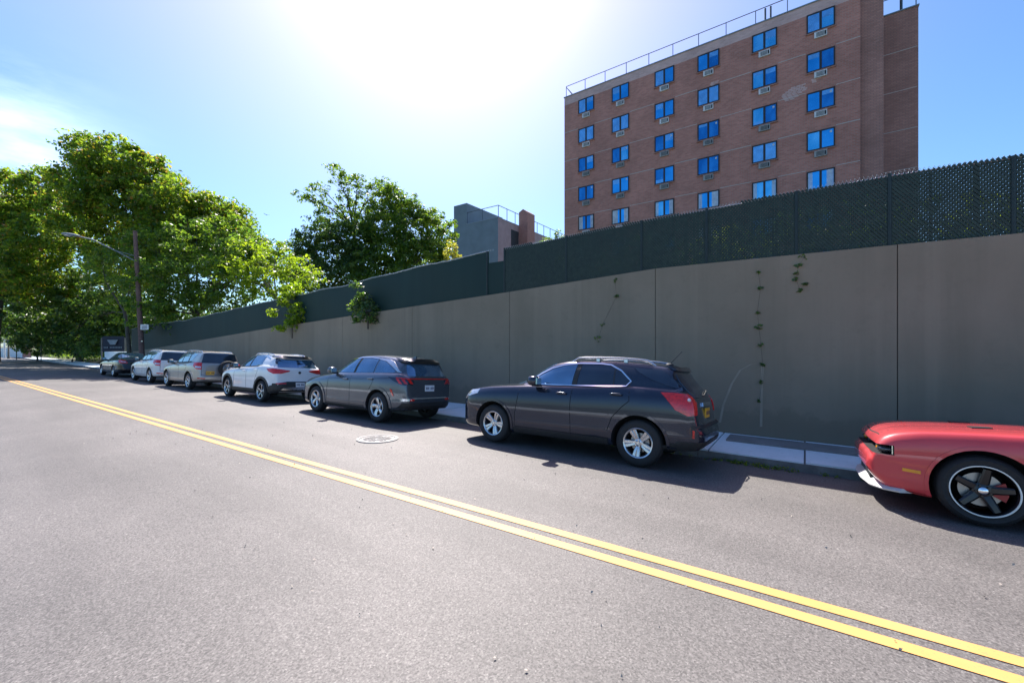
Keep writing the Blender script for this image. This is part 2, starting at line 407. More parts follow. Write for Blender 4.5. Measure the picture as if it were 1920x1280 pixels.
# --- charcoal SUV ---
def suv_charcoal():
    fo = .93
    root = car_root('parked_suv', -5.0-fo, 'dark charcoal SUV with chrome window trim and silver roof rails nearest SUV', cat='SUV')
    sp = dict(L=4.71, W=1.84, wr=.645, tr=.36, tw=.225, wx=(fo, fo+2.857), paint=M['charcoal'], ra=.43, crease=.032,
      top=[(0, .68), (.02, .78), (.05, .88), (.12, .965), (.32, 1.04), (.8, 1.115), (1.22, 1.16), (1.32, 1.19), (1.87, 1.49), (2.15, 1.605), (2.5, 1.655), (3.2, 1.665), (3.7, 1.645), (4.0, 1.615), (4.24, 1.565), (4.26, 1.50), (4.38, 1.34), (4.53, 1.15), (4.58, 1.05), (4.61, .86), (4.62, .76), (4.67, .71), (4.71, .62)],
      bot=[(0, .40), (.05, .30), (.2, .24), (1.4, .22), (3.3, .24), (4.2, .29), (4.55, .31), (4.66, .36), (4.71, .45)],
      belt=[(0, .62), (.05, .82), (.12, .905), (.32, .99), (.8, 1.065), (1.3, 1.105), (1.8, 1.135), (2.6, 1.165), (3.6, 1.215), (4.3, 1.20), (4.55, 1.08), (4.71, .6)])
    c = Car(sp, root)
    w1 = [(1.66, 1.17), (1.73, 1.25), (1.9, 1.355), (2.12, 1.465), (2.35, 1.53), (2.60, 1.56), (2.555, 1.185)]
    w2 = [(2.66, 1.19), (2.70, 1.565), (3.05, 1.565), (3.22, 1.55), (3.42, 1.46), (3.60, 1.315), (3.54, 1.235), (3.2, 1.215)]
    c.both('side_window', w1, M['carglass']); c.both('side_window', w2, M['tinted'])
    c.both('pillar_trim', [(2.565, 1.19), (2.61, 1.56), (2.69, 1.565), (2.65, 1.195)], M['trim'], .005)
    c.both('quarter_window', [(3.62, 1.535), (4.06, 1.505), (4.17, 1.45), (4.36, 1.265), (4.30, 1.235), (3.92, 1.36), (3.74, 1.45)], M['tinted'], .010)
    c.both_strip('window_trim', [[(1.66, 1.165), (2.6, 1.185), (3.2, 1.205), (3.55, 1.225), (3.62, 1.315), (3.43, 1.475), (3.23, 1.565), (3.05, 1.582), (2.65, 1.578), (2.35, 1.545), (2.11, 1.48), (1.88, 1.37), (1.70, 1.25), (1.66, 1.165)]], M['chrome'], .022, .014)
    c.both_strip('window_divider', [[(3.33, 1.22), (3.32, 1.50)]], M['trim'], .02, .009)
    c.patch('windscreen', [(1.36, -.66, 0), (1.36, .66, 0), (1.9, .62, 0), (2.12, .53, 0), (2.12, -.53, 0), (1.9, -.62, 0)], (0, 0, -1), M['carglass'])
    c.patch('rear_window', [(5, -.60, 1.10), (5, .60, 1.10), (5, .55, 1.46), (5, -.55, 1.46)], (-1, 0, 0), M['tinted'], .010)
    for sd in (1, -1):
        c.patch('taillight', [(4.19, -.91*sd, 1.165), (4.40, -.91*sd, 1.17), (4.52, -.70*sd, 1.15), (4.60, -.66*sd, 1.04), (4.61, -.70*sd, .86), (4.52, -.84*sd, .84), (4.38, -.91*sd, .92), (4.27, -.91*sd, 1.05)], Vector((-1, sd*1.0, 0)), M['redlens'], .012)
        q = c.hit((4.58, -.84*sd, 1.07), Vector((-1, sd, 0)).normalized(), .012)
        mb = MB(); ellipsoid(mb, q, (.03, .03, .03)); mb.build('reverse_lamp', M['clear'], root, 50)
        c.patch('headlight', [(.10, -.8*sd, .78), (.10, -.5*sd, .78), (.2, -.62*sd, .92), (.5, -.84*sd, 1.0), (.46, -.9*sd, .92)], Vector((1, sd*1.0, -.2)), M['clear'], .01)
        c.patch('reflector', [(4.58, -.80*sd, .52), (4.60, -.78*sd, .52), (4.60, -.78*sd, .63), (4.58, -.80*sd, .64)], Vector((-1, sd*1.2, 0)), M['redlens'], .01)
    arch_lip(c, .045, M['charcoal'], .012)
    c.both('sill_cladding', [(1.42, .25), (3.28, .27), (3.30, .37), (1.40, .35)], M['trim'], .008)
    c.patch('bumper_lower', [(5, -.86, .33), (5, .86, .33), (5, .84, .46), (5, -.84, .46)], (-1, 0, 0), M['trim'], .01)
    c.both('bumper_cladding', [(4.24, .31), (4.6, .33), (4.62, .44), (4.26, .42)], M['trim'], .008)
    seams(c, [[(1.52, 1.13), (1.50, .9), (1.45, .62), (1.44, .38)], [(2.61, 1.17), (2.60, .8), (2.62, .38)], [(3.62, 1.21), (3.64, 1.0), (3.52, .9), (3.36, .72), (3.28, .5)], [(1.44, .37), (3.3, .38)]])
    c.both_strip('door_crease', [[(1.55, .70), (2.4, .735), (3.3, .76)], [(1.55, .50), (3.25, .53)]], M['charcoal'], .03, .012)
    mirrors(c, 1.90, 1.235, M['charcoal'], (.11, .11, .09)); handles(c, [(2.42, 1.045), (3.42, 1.095)], M['charcoal'])
    rails(c, 2.45, 3.95, .56, .075, M['alloy'])
    mb = MB(); z = c.hit((4.05, .0, 3), (0, 0, -1), 0).z
    ellipsoid(mb, (4.02, 0, z+.01), (.07, .03, .025)); mb.tube([(4.02, 0, z+.02), (4.22, 0, z+.24)], .007, 6); mb.build('antenna', M['trim'], root, 40)
    bumpbox(c, 'spoiler', [(5, -.58, 1.50), (5, .58, 1.50), (5, .56, 1.555), (5, -.56, 1.555)], M['charcoal'], .04)
    plate(c, 0, .86, M['plate']); bumpbox(c, 'tailgate_bar', [(5, -.30, .965), (5, .30, .965), (5, .28, 1.02), (5, -.28, 1.02)], M['chrome'], .025)
    bumpbox(c, 'bumper_step', [(5, -.78, .66), (5, .78, .66), (5, .78, .70), (5, -.78, .70)], M['trim'], .02)
    mb = MB(); x = c.hit((9, .12, 1.15), (-1, 0, 0), 0).x; mb.tube([(x-.01, .0, 1.12), (x+.04, 0, 1.13), (x+.02, .30, 1.19), (x-.01, .42, 1.20)], .012, 6); mb.build('rear_wiper', M['trim'], root, 40)
    mb = MB(); ellipsoid(mb, (2.15, -.33, 1.05), (.02, .17, .17)); 
    place_wheels(c, make_wheel(.36, .225, .225, 'double'))
suv_charcoal()

# --- graphite crossover ---
def suv_graphite():
    fo = .90
    root = car_root('parked_crossover', -11.35-fo, 'metallic grey crossover with sloping chrome roofline, second car ahead of the red coupe', cat='SUV')
    sp = dict(L=4.56, W=1.865, wr=.62, tr=.365, tw=.235, wx=(fo, fo+2.755), paint=M['graphite'], ra=.43, crease=.03,
      top=[(0, .62), (.03, .78), (.08, .87), (.2, .95), (.6, 1.03), (1.15, 1.11), (1.27, 1.15), (1.8, 1.43), (2.15, 1.57), (2.5, 1.64), (3.1, 1.66), (3.7, 1.625), (4.1, 1.57), (4.24, 1.54), (4.26, 1.46), (4.42, 1.22), (4.48, 1.12), (4.50, 1.0), (4.51, .80), (4.53, .72), (4.56, .6)],
      bot=[(0, .40), (.05, .28), (.2, .22), (1.4, .21), (3.3, .22), (4.2, .30), (4.45, .33), (4.56, .44)],
      belt=[(0, .56), (.08, .78), (.2, .86), (.6, .96), (1.2, 1.05), (1.8, 1.11), (2.6, 1.14), (3.6, 1.18), (4.25, 1.19), (4.45, 1.11), (4.56, .56)])
    c = Car(sp, root)
    w1 = [(1.62, 1.145), (1.78, 1.27), (2.0, 1.42), (2.2, 1.495), (2.53, 1.545), (2.46, 1.165)]
    w2 = [(2.56, 1.17), (2.62, 1.55), (3.0, 1.555), (3.3, 1.53), (3.30, 1.19)]
    w3 = [(3.36, 1.195), (3.36, 1.525), (3.6, 1.48), (3.85, 1.38), (4.10, 1.255), (4.05, 1.22)]
    for w in (w1, w2, w3): c.both('side_window', w, M['carglass'])
    c.both('pillar_trim', [(2.47, 1.17), (2.54, 1.545), (2.61, 1.55), (2.55, 1.172)], M['trim'], .005)
    c.both_strip('window_trim', [[(1.60, 1.15), (1.76, 1.28), (1.98, 1.435), (2.2, 1.515), (2.55, 1.565), (3.0, 1.575), (3.3, 1.55)]], M['chrome'], .018, .012)
    c.both('pillar_chrome', [(3.3, 1.56), (3.3, 1.535), (3.62, 1.49), (3.87, 1.39), (4.16, 1.245), (4.28, 1.22), (4.1, 1.35), (3.9, 1.48), (3.7, 1.54)], M['alloy'], .008)
    c.patch('windscreen', [(1.32, -.64, 0), (1.32, .64, 0), (1.9, .58, 0), (2.15, .50, 0), (2.15, -.50, 0), (1.9, -.58, 0)], (0, 0, -1), M['carglass'])
    c.patch('rear_window', [(5, -.62, 1.15), (5, .62, 1.15), (5, .55, 1.44), (5, -.55, 1.44)], (-1, 0, 0), M['carglass'])
    bumpbox(c, 'spoiler', [(5, -.60, 1.46), (5, .60, 1.46), (5, .56, 1.545), (5, -.56, 1.545)], M['black'], .05, depth=.1)
    for sd in (1, -1):
        d = Vector((-1, sd, 0))
        c.patch('taillight', [(4.02, -.92*sd, 1.12), (4.35, -.88*sd, 1.10), (4.56, -.68*sd, 1.10), (4.58, -.60*sd, 1.03), (4.58, -.64*sd, .93), (4.54, -.76*sd, .97), (4.53, -.8*sd, .93), (4.4, -.88*sd, .96), (4.2, -.92*sd, 1.04)], d, M['tinted'], .010)
        for k in range(3):
            o = k*.10; c.patch('lamp_segment', [(4.30+o, (-.90+k*.075)*sd, 1.08), (4.36+o, (-.86+k*.075)*sd, 1.07), (4.44+o*.9, (-.82+k*.08)*sd, .96), (4.38+o*.9, (-.86+k*.08)*sd, .97)], d, M['redlens'], .018)
        c.patch('taillight_bar', [(4.3, -.90*sd, 1.11), (4.58, -.6*sd, 1.09), (4.58, -.6*sd, 1.07), (4.3, -.90*sd, 1.09)], d, M['redlens'], .016)
        c.patch('reflector', [(4.42, -.86*sd, .62), (4.6, -.6*sd, .61), (4.6, -.62*sd, .56), (4.44, -.85*sd, .56)], d, M['clear'], .014)
        c.patch('brake_reflector', [(4.57, -.66*sd, .61), (4.6, -.56*sd, .61), (4.6, -.58*sd, .56), (4.57, -.68*sd, .56)], d, M['redlens'], .020)
        c.patch('side_marker', [(4.10, -.93*sd, .84), (4.16, -.93*sd, .82), (4.22, -.93*sd, .67), (4.17, -.93*sd, .68)], (0, sd, 0), M['redlens'], .012)
    c.patch('taillight_bar', [(5, -.62, 1.075), (5, .62, 1.075), (5, .62, 1.10), (5, -.62, 1.10)], (-1, 0, 0), M['redlens'], .012)
    c.patch('bumper_lower', [(5, -.84, .34), (5, .84, .34), (5, .78, .52), (5, -.78, .52)], (-1, 0, 0), M['trim'], .01)
    bumpbox(c, 'bumper_step', [(5, -.60, .60), (5, .60, .60), (5, .58, .635), (5, -.58, .635)], M['alloy'], .02)
    arch_lip(c, .07, M['graphite'], .014)
    seams(c, [[(1.5, 1.1), (1.48, .8), (1.45, .35)], [(2.50, 1.15), (2.52, .35)], [(3.50, 1.18), (3.44, .95), (3.28, .7), (3.2, .4)], [(1.45, .34), (3.2, .36)]])
    c.both('sill_cladding', [(1.42, .24), (3.2, .25), (3.22, .33), (1.40, .32)], M['trim'], .008)
    c.both_strip('door_crease', [[(1.5, .46), (2.5, .42), (3.15, .43)], [(1.5, 1.0), (3.0, 1.04), (4.0, 1.10)]], M['graphite'], .035, .012)
    mirrors(c, 1.78, 1.20, M['graphite']); handles(c, [(2.30, .99), (3.35, 1.04)], M['graphite'])
    mb = MB(); z = c.hit((3.9, 0, 3), (0, 0, -1), 0).z; mb.prism([(3.82, z-.01), (3.98, z-.01), (3.97, z+.055), (3.92, z+.055)], -.02, .02); mb.build('antenna', M['graphite'], root)
    plate(c, 0, .86, M['platewhite'])
    place_wheels(c, make_wheel(.365, .235, .225, 'swirl'))
suv_graphite()

# --- small white crossover ---
def suv_white():
    fo = .86
    root = car_root('parked_crossover', -17.35-fo, 'white crossover with black wheel arch cladding and black lower bumper', cat='SUV')
    sp = dict(L=4.29, W=1.81, wr=.60, tr=.35, tw=.225, wx=(fo, fo+2.595), paint=M['white'], ra=.42,
      top=[(0, .62), (.03, .78), (.08, .88), (.2, .97), (.6, 1.04), (1.05, 1.10), (1.15, 1.14), (1.7, 1.42), (2.0, 1.55), (2.35, 1.61), (2.9, 1.62), (3.4, 1.59), (3.8, 1.53), (3.92, 1.50), (3.94, 1.43), (4.10, 1.19), (4.17, 1.11), (4.20, 1.0), (4.21, .78), (4.24, .70), (4.29, .6)],
      bot=[(0, .40), (.05, .28), (.2, .22), (1.4, .22), (3.1, .24), (4.0, .31), (4.22, .36), (4.29, .44)],
      belt=[(0, .56), (.08, .80), (.2, .88), (.6, .97), (1.2, 1.04), (1.8, 1.09), (2.6, 1.13), (3.4, 1.20), (3.95, 1.19), (4.14, 1.09), (4.29, .56)])
    c = Car(sp, root)
    for w in ([(1.48, 1.12), (1.65, 1.24), (1.9, 1.42), (2.1, 1.48), (2.34, 1.51), (2.30, 1.15)], [(2.40, 1.155), (2.42, 1.515), (2.9, 1.52), (3.16, 1.49), (3.22, 1.24), (3.1, 1.19)]): c.both('side_window', w, M['carglass'])
    c.both('pillar_trim', [(2.31, 1.15), (2.35, 1.51), (2.41, 1.51), (2.39, 1.155)], M['trim'], .006)
    c.both_strip('window_trim', [[(1.46, 1.13), (1.88, 1.44), (2.1, 1.5), (2.4, 1.532), (2.9, 1.54), (3.2, 1.51), (3.5, 1.44)]], M['chrome'], .016, .01)
    c.both_strip('window_base', [[(1.48, 1.11), (2.4, 1.135), (3.1, 1.175)]], M['trim'], .02, .008)
    c.patch('windscreen', [(1.2, -.62, 0), (1.2, .62, 0), (1.75, .56, 0), (2.0, .48, 0), (2.0, -.48, 0), (1.75, -.56, 0)], (0, 0, -1), M['carglass'])
    c.patch('rear_window', [(5, -.66, 1.16), (5, .66, 1.16), (5, .57, 1.43), (5, -.57, 1.43)], (-1, 0, 0), M['carglass'])
    c.both('pillar_black', [(3.72, 1.46), (4.03, 1.42), (4.12, 1.26), (3.95, 1.26)], M['tinted'], .008)
    bumpbox(c, 'spoiler', [(5, -.60, 1.44), (5, .60, 1.44), (5, .56, 1.50), (5, -.56, 1.50)], M['black'], .06, depth=.1)
    mb = MB(); x = c.hit((9, 0, 1.2), (-1, 0, 0), 0).x; mb.tube([(x, .0, 1.17), (x+.03, 0, 1.19), (x+.0, .30, 1.235)], .014, 6); mb.build('rear_wiper', M['chrome'], root, 40)
    for sd in (1, -1):
        d = Vector((-1, sd, 0))
        c.patch('taillight', [(3.78, -.9*sd, 1.10), (4.05, -.82*sd, 1.12), (4.24, -.62*sd, 1.09), (4.26, -.40*sd, 1.06), (4.26, -.42*sd, 1.03), (4.24, -.66*sd, .96), (4.1, -.80*sd, .95), (3.9, -.88*sd, 1.02)], d, M['redlens'], .014)
        c.patch('reflector', [(4.2, -.74*sd, .66), (4.3, -.5*sd, .65), (4.3, -.5*sd, .62), (4.2, -.74*sd, .62)], d, M['redlens'], .022)
    c.patch('bumper_lower', [(5, -.80, .33), (5, .80, .33), (5, .80, .64), (5, .40, .70), (5, -.40, .70), (5, -.80, .64)], (-1, 0, 0), M['trim'], .012)
    c.both('bumper_cladding', [(3.84, .33), (4.26, .36), (4.28, .64), (3.95, .56)], M['trim'], .010)
    bumpbox(c, 'skid_plate', [(5, -.62, .44), (5, .62, .44), (5, .55, .50), (5, .3, .52), (5, -.3, .52), (5, -.55, .50)], M['alloy'], .03)
    bumpbox(c, 'badge', [(5, .04*math.cos(a*.7854), 1.0+.04*math.sin(a*.7854)) if False else (5, .045*math.cos(a*.7854), 1.0+.045*math.sin(a*.7854)) for a in range(8)], M['darkalloy'], .02)
    arch_lip(c, .075, M['trim'], .014)
    c.both('sill_cladding', [(1.30, .24), (3.02, .26), (3.02, .42), (1.32, .40)], M['trim'], .012)
    seams(c, [[(1.40, 1.06), (1.40, .42)], [(2.35, 1.13), (2.38, .42)], [(3.2, 1.15), (3.15, .95), (3.02, .7), (2.98, .44)]])
    mirrors(c, 1.62, 1.17, M['trim']); handles(c, [(2.15, .98), (3.02, 1.03)], M['white'])
    rails(c, 2.1, 3.55, .52, .045, M['alloy']); plate(c, 0, .60, M['platewhite'])
    place_wheels(c, make_wheel(.35, .225, .235, 'mix'))
suv_white()

# --- boxy SUVs ---
def suv_boxy(col, xf, label, spare, wheel):
    fo = .88
    root = car_root('parked_suv', xf-fo, label, cat='SUV')
    sp = dict(L=4.42, W=1.815, wr=.62, tr=.355, tw=.22, wx=(fo, fo+2.66), paint=M[col], ra=.42, crease=.015,
      top=[(0, .60), (.03, .74), (.08, .84), (.2, .92), (.6, 1.0), (1.0, 1.06), (1.15, 1.13), (1.75, 1.48), (2.0, 1.60), (2.4, 1.65), (3.2, 1.66), (3.9, 1.63), (4.12, 1.60), (4.15, 1.54), (4.27, 1.16), (4.31, 1.08), (4.33, .95), (4.34, .72), (4.38, .66), (4.42, .58)],
      bot=[(0, .40), (.05, .28), (.2, .23), (1.4, .24), (3.1, .26), (4.0, .32), (4.3, .36), (4.42, .44)],
      belt=[(0, .55), (.08, .76), (.2, .84), (.6, .93), (1.15, 1.01), (1.8, 1.08), (2.6, 1.11), (3.6, 1.15), (4.1, 1.15), (4.3, 1.04), (4.42, .54)])
    c = Car(sp, root)
    for w in ([(1.48, 1.10), (1.70, 1.28), (1.95, 1.45), (2.15, 1.51), (2.38, 1.54), (2.36, 1.13)], [(2.46, 1.135), (2.46, 1.545), (3.05, 1.55), (3.10, 1.17)], [(3.20, 1.19), (3.16, 1.55), (3.72, 1.51), (3.60, 1.26), (3.48, 1.19)]): c.both('side_window', w, M['paleglass'])
    c.both_strip('window_trim', [[(1.46, 1.09), (2.4, 1.115), (3.1, 1.15), (3.5, 1.17)], [(2.41, 1.12), (2.42, 1.54)], [(3.15, 1.16), (3.11, 1.55)]], M['trim'], .05, .005)
    c.patch('windscreen', [(1.2, -.62, 0), (1.2, .62, 0), (1.8, .57, 0), (2.0, .5, 0), (2.0, -.5, 0), (1.8, -.57, 0)], (0, 0, -1), M['paleglass'])
    c.patch('rear_window', [(5, -.66, 1.14), (5, .66, 1.14), (5, .58, 1.54), (5, -.58, 1.54)], (-1, 0, 0), M['tinted'])
    for sd in (1, -1):
        d = Vector((-1, sd, 0))
        t = c.patch('taillight', [(3.98, -.9*sd, 1.13), (4.15, -.85*sd, 1.15), (4.29, -.72*sd, 1.14), (4.33, -.70*sd, 1.0), (4.33, -.70*sd, .86), (4.2, -.84*sd, .88), (4.0, -.9*sd, 1.0)], d, M['redlens'], .016)
        c.patch('lamp_band', [(4.14, -.85*sd, 1.0), (4.32, -.71*sd, .99), (4.32, -.71*sd, .93), (4.14, -.85*sd, .94)], d, M['clear'], .020, parent=t)
        c.patch('reflector', [(4.25, -.76*sd, .53), (4.4, -.55*sd, .52), (4.4, -.55*sd, .48), (4.25, -.76*sd, .49)], d, M['redlens'], .02)
    mirrors(c, 1.62, 1.14, M['trim']); handles(c, [(2.2, .98), (3.10, 1.02)], M[col]); rails(c, 2.1, 3.95, .55, .05, M['alloy'])
    seams(c, [[(1.4, 1.05), (1.4, .38)], [(2.41, 1.11), (2.42, .38)], [(3.3, 1.15), (3.28, .95), (3.1, .7), (3.05, .4)], [(1.4, .37), (3.05, .38)]])
    mb = MB(); c.strip(mb, [(5, -.68, 1.12), (5, -.68, .62), (5, .68, .62), (5, .68, 1.12)], (-1, 0, 0), .012, .002); mb.build('tailgate_seam', M['well'], root)
    arch_lip(c, .05, M[col], .014)
    bumpbox(c, 'tailgate_bar', [(5, -.52, .90), (5, -.2, .90), (5, -.2, .94), (5, -.52, .94)], M[col], .03)
    bumpbox(c, 'bumper_step', [(5, -.80, .55), (5, .80, .55), (5, .80, .60), (5, -.80, .60)], M[col], .03)
    plate(c, -.38, .73, M['plate'])
    pr = make_wheel(.355, .22, .225, wheel)
    if spare:
        s_ = copy_tree(pr, root); s_.name = 'spare_wheel'; s_.location = (4.50, .22, .92); s_.rotation_euler = (0, 0, math.pi/2); s_.scale = (.95, .95, .95)
    place_wheels(c, pr)
suv_boxy('silver', -23.95, 'silver beige SUV with spare wheel mounted on its tailgate', True, 'five')
suv_boxy('pearl', -29.15, 'white boxy SUV with roof rails between the silver SUV and the black sedan', False, 'five')

# --- sedan ---
def sedan():
    fo = .95
    root = car_root('parked_sedan', -35.9-fo, 'black sedan with red taillights, farthest car of the parked row', cat='car')
    sp = dict(L=4.83, W=1.83, wr=.56, tr=.33, tw=.22, wx=(fo, fo+2.73), paint=M['black'], ra=.385,
      top=[(0, .55), (.03, .68), (.1, .76), (.4, .85), (.9, .93), (1.25, .98), (1.4, 1.04), (2.0, 1.32), (2.3, 1.42), (2.7, 1.45), (3.2, 1.43), (3.6, 1.33), (4.05, 1.12), (4.2, 1.085), (4.6, 1.07), (4.72, 1.04), (4.75, .95), (4.78, .7), (4.83, .55)],
      bot=[(0, .34), (.06, .22), (.3, .18), (3.6, .19), (4.5, .28), (4.75, .34), (4.83, .42)],
      belt=[(0, .5), (.1, .70), (.4, .79), (.9, .87), (1.5, .93), (2.5, .96), (3.5, 1.0), (4.2, 1.02), (4.7, 1.0), (4.83, .5)])
    c = Car(sp, root)
    for w in ([(1.75, .97), (2.1, 1.22), (2.35, 1.32), (2.62, 1.35), (2.6, .99)], [(2.7, .99), (2.7, 1.355), (3.1, 1.34), (3.4, 1.26), (3.66, 1.13), (3.60, 1.04)]): c.both('side_window', w, M['carglass'])
    c.patch('windscreen', [(1.45, -.62, 0), (1.45, .62, 0), (2.0, .54, 0), (2.25, .46, 0), (2.25, -.46, 0), (2.0, -.54, 0)], (0, 0, -1), M['carglass'])
    c.patch('rear_window', [(4.02, -.60, 0), (4.02, .60, 0), (3.6, .54, 0), (3.3, .46, 0), (3.3, -.46, 0), (3.6, -.54, 0)], (0, 0, -1), M['paleglass'])
    for sd in (1, -1):
        d = Vector((-1, sd, 0))
        t = c.patch('taillight', [(4.42, -.88*sd, .98), (4.6, -.82*sd, 1.0), (4.74, -.66*sd, .99), (4.77, -.52*sd, .86), (4.77, -.54*sd, .80), (4.6, -.82*sd, .84)], d, M['redlens'], .016)
        c.patch('reverse_lamp', [(4.65, -.78*sd, .94), (4.76, -.6*sd, .92), (4.76, -.6*sd, .88), (4.65, -.78*sd, .90)], d, M['clear'], .022, parent=t)
    mirrors(c, 1.85, 1.02, M['black']); handles(c, [(2.45, .86), (3.35, .89)], M['chrome'])
    seams(c, [[(1.6, .92), (1.55, .3)], [(2.65, .97), (2.65, .3)], [(3.55, .98), (3.3, .6), (3.25, .35)]])
    c.both_strip('side_moulding', [[(1.6, .48), (3.2, .49)]], M['chrome'], .02, .012)
    plate(c, 0, .84, M['platewhite']); place_wheels(c, make_wheel(.33, .22, .21, 'five'))
sedan()

# --- red coupe ---
def coupe():
    fo = .93
    root = car_root('parked_coupe', 1.53-fo, 'red coupe with black wheels and hood scoop, nearest parked car at right', yc=7.32)
    def slot(cut): cut.box((-.2, -1.1, .625), (.235, 1.1, .735), 1)
    def slot2(cut): cut.box((-.2, -.55, .28), (.10, .55, .42), 1)
    W0 = .96
    sp = dict(L=5.02, W=1.92, wr=.60, tr=.36, tw=.245, wx=(fo, fo+2.946), paint=M['red'], ra=.42, crease=.01, cuts=[slot, slot2],
      plan=[(0, W0-.20), (.03, W0-.13), (.09, W0-.075), (.2, W0-.04), (.5, W0-.01), (1.2, W0), (3.6, W0), (4.5, W0-.02), (4.9, W0-.08), (5.02, W0-.2)],
      top=[(0, .54), (.015, .60), (.06, .635), (.075, .74), (.10, .79), (.16, .85), (.28, .905), (.5, .945), (1.0, .985), (1.5, 1.005), (1.75, 1.01), (1.95, 1.06), (2.5, 1.33), (2.8, 1.42), (3.2, 1.45), (3.7, 1.41), (4.4, 1.17), (4.6, 1.12), (4.95, 1.08), (4.98, .9), (5.02, .6)],
      bot=[(0, .44), (.03, .38), (.08, .31), (.2, .22), (.6, .18), (3.8, .17), (4.6, .22), (5.02, .34)],
      belt=[(0, .50), (.015, .57), (.06, .61), (.075, .715), (.10, .775), (.16, .835), (.28, .885), (.5, .92), (1.0, .955), (1.6, .975), (2.6, .97), (3.6, 1.02), (4.4, 1.06), (4.9, 1.02), (5.02, .5)])
    c = Car(sp, root)
    for w in ([(2.15, 1.0), (2.5, 1.20), (2.8, 1.32), (3.05, 1.34), (3.08, 1.01)], [(3.14, 1.02), (3.14, 1.34), (3.5, 1.30), (3.8, 1.14), (3.6, 1.05)]): c.both('side_window', w, M['tinted'])
    c.patch('windscreen', [(1.98, -.66, 0), (1.98, .66, 0), (2.5, .6, 0), (2.8, .52, 0), (2.8, -.52, 0), (2.5, -.6, 0)], (0, 0, -1), M['tinted'])
    c.patch('rear_window', [(4.35, -.56, 0), (4.35, .56, 0), (3.8, .5, 0), (3.8, -.5, 0)], (0, 0, -1), M['tinted'])
    for sd in (-1, 1):
        mb = MB()
        ellipsoid(mb, (.17, sd*.775, .676), (.075, .085, .046), 18, 10); h1 = mb.build('headlight', M['headlamp'], root, 50)
        mb = MB(); mb.box((.218, min(sd*.70, sd*.885), .632), (.228, max(sd*.70, sd*.885), .728)); mb.build('lamp_ring', M['chrome'], h1, 40)
        mb = MB(); mb.tube([(.13, sd*.42, .678), (.2, sd*.42, .678)], .05, 20); mb.build('headlight', M['clear'], root, 40)
        mb = MB(); ellipsoid(mb, (.135, sd*.64, .672), (.035, .05, .034)); mb.build('indicator', M['amber'], root, 50)
        c.patch('side_marker', [(.30, 0, .465), (.45, 0, .455), (.45, 0, .49), (.30, 0, .50)], (0, -sd, 0), M['amber'], .008)
        # chrome edged chin spoiler and hood scoop
        mb = MB(); mb.prism([(.62, .0), (.62, .01)], 0, .01) if False else None
        z = c.hit((.62, sd*.38, 3), (0, 0, -1), 0).z
        q = c.patch('hood_scoop', [(.95, sd*.30, 0), (.95, sd*.50, 0), (1.12, sd*.47, 0), (1.12, sd*.33, 0)], (0, 0, -1), M['trim'], .012)
    mb = MB(); P = [(.30, -.90, .215), (.16, -.85, .215), (.06, -.70, .215), (.01, -.3, .215), (.01, .3, .215), (.06, .70, .215), (.16, .85, .215), (.30, .90, .215)]
    vs = []; fs = []
    for i, (x, y, z) in enumerate(P):
        vs += [(x+.06, y*.96, z+.07), (x-.03, y*1.02, z+.012), (x-.02, y*1.01, z-.005), (x+.15, y*.9, z-.005), (x+.15, y*.9, z+.07)]
    for i in range(len(P)-1):
        for j in range(5): fs.append((i*5+j, i*5+(j+1) % 5, i*5+5+(j+1) % 5, i*5+5+j))
    fs += [tuple(range(5)), tuple(range(35, 40))[::-1]]
    mb.add(vs, fs); mb.build('chin_spoiler', simple('silver plastic', (.5, .5, .5), .4), root, 30)
    c.both_strip('lower_lip', [[(.34, .215), (.52, .20)]], M['trim'], .06, .012)
    mb = MB(); mb.box((.06, -.5, .27), (.10, .5, .43)); mb.build('lower_grille', M['trim'], root)
    mb = MB()
    for sd in (-1, 1): c.strip(mb, [(.16, sd*.56, 0), (.5, sd*.60, 0), (1.2, sd*.64, 0), (1.85, sd*.70, 0)], (0, 0, -1), .010, .001)
    c.strip(mb, [(.14, -.60, 0), (.12, 0, 0), (.14, .60, 0)], (0, 0, -1), .010, .001)
    mb.build('hood_seam', M['well'], root)
    c.patch('cowl_panel', [(1.80, -.7, 0), (1.80, .7, 0), (1.95, .68, 0), (1.95, -.68, 0)], (0, 0, -1), M['trim'], .004)
    for k in (0, 1):
        mb = MB(); z = 1.05; mb.tube([(1.90, -.5+k*.55, z), (2.0, -.3+k*.55, z+.06), (2.08, .0+k*.55, z+.11)], .01, 6); mb.build('windscreen_wiper', M['trim'], root)
    mirrors(c, 2.15, 1.05, M['red']); handles(c, [(3.0, .86)], M['red']); arch_lip(c, .035, M['red'], .008)
    seams(c, [[(1.62, .95), (1.58, .3)], [(3.1, .98), (3.1, .3)]])
    place_wheels(c, make_wheel(.36, .245, .262, 'black'))
coupe()

# ------------------------------------------------------------------ setting
def grid(xs, ys, fz):
    mb = MB(); n = len(ys)
    mb.add([(x, y, fz(x, y)) for x in xs for y in ys], [(i*n+j, (i+1)*n+j, (i+1)*n+j+1, i*n+j+1) for i in range(len(xs)-1) for j in range(n-1)])
    return mb
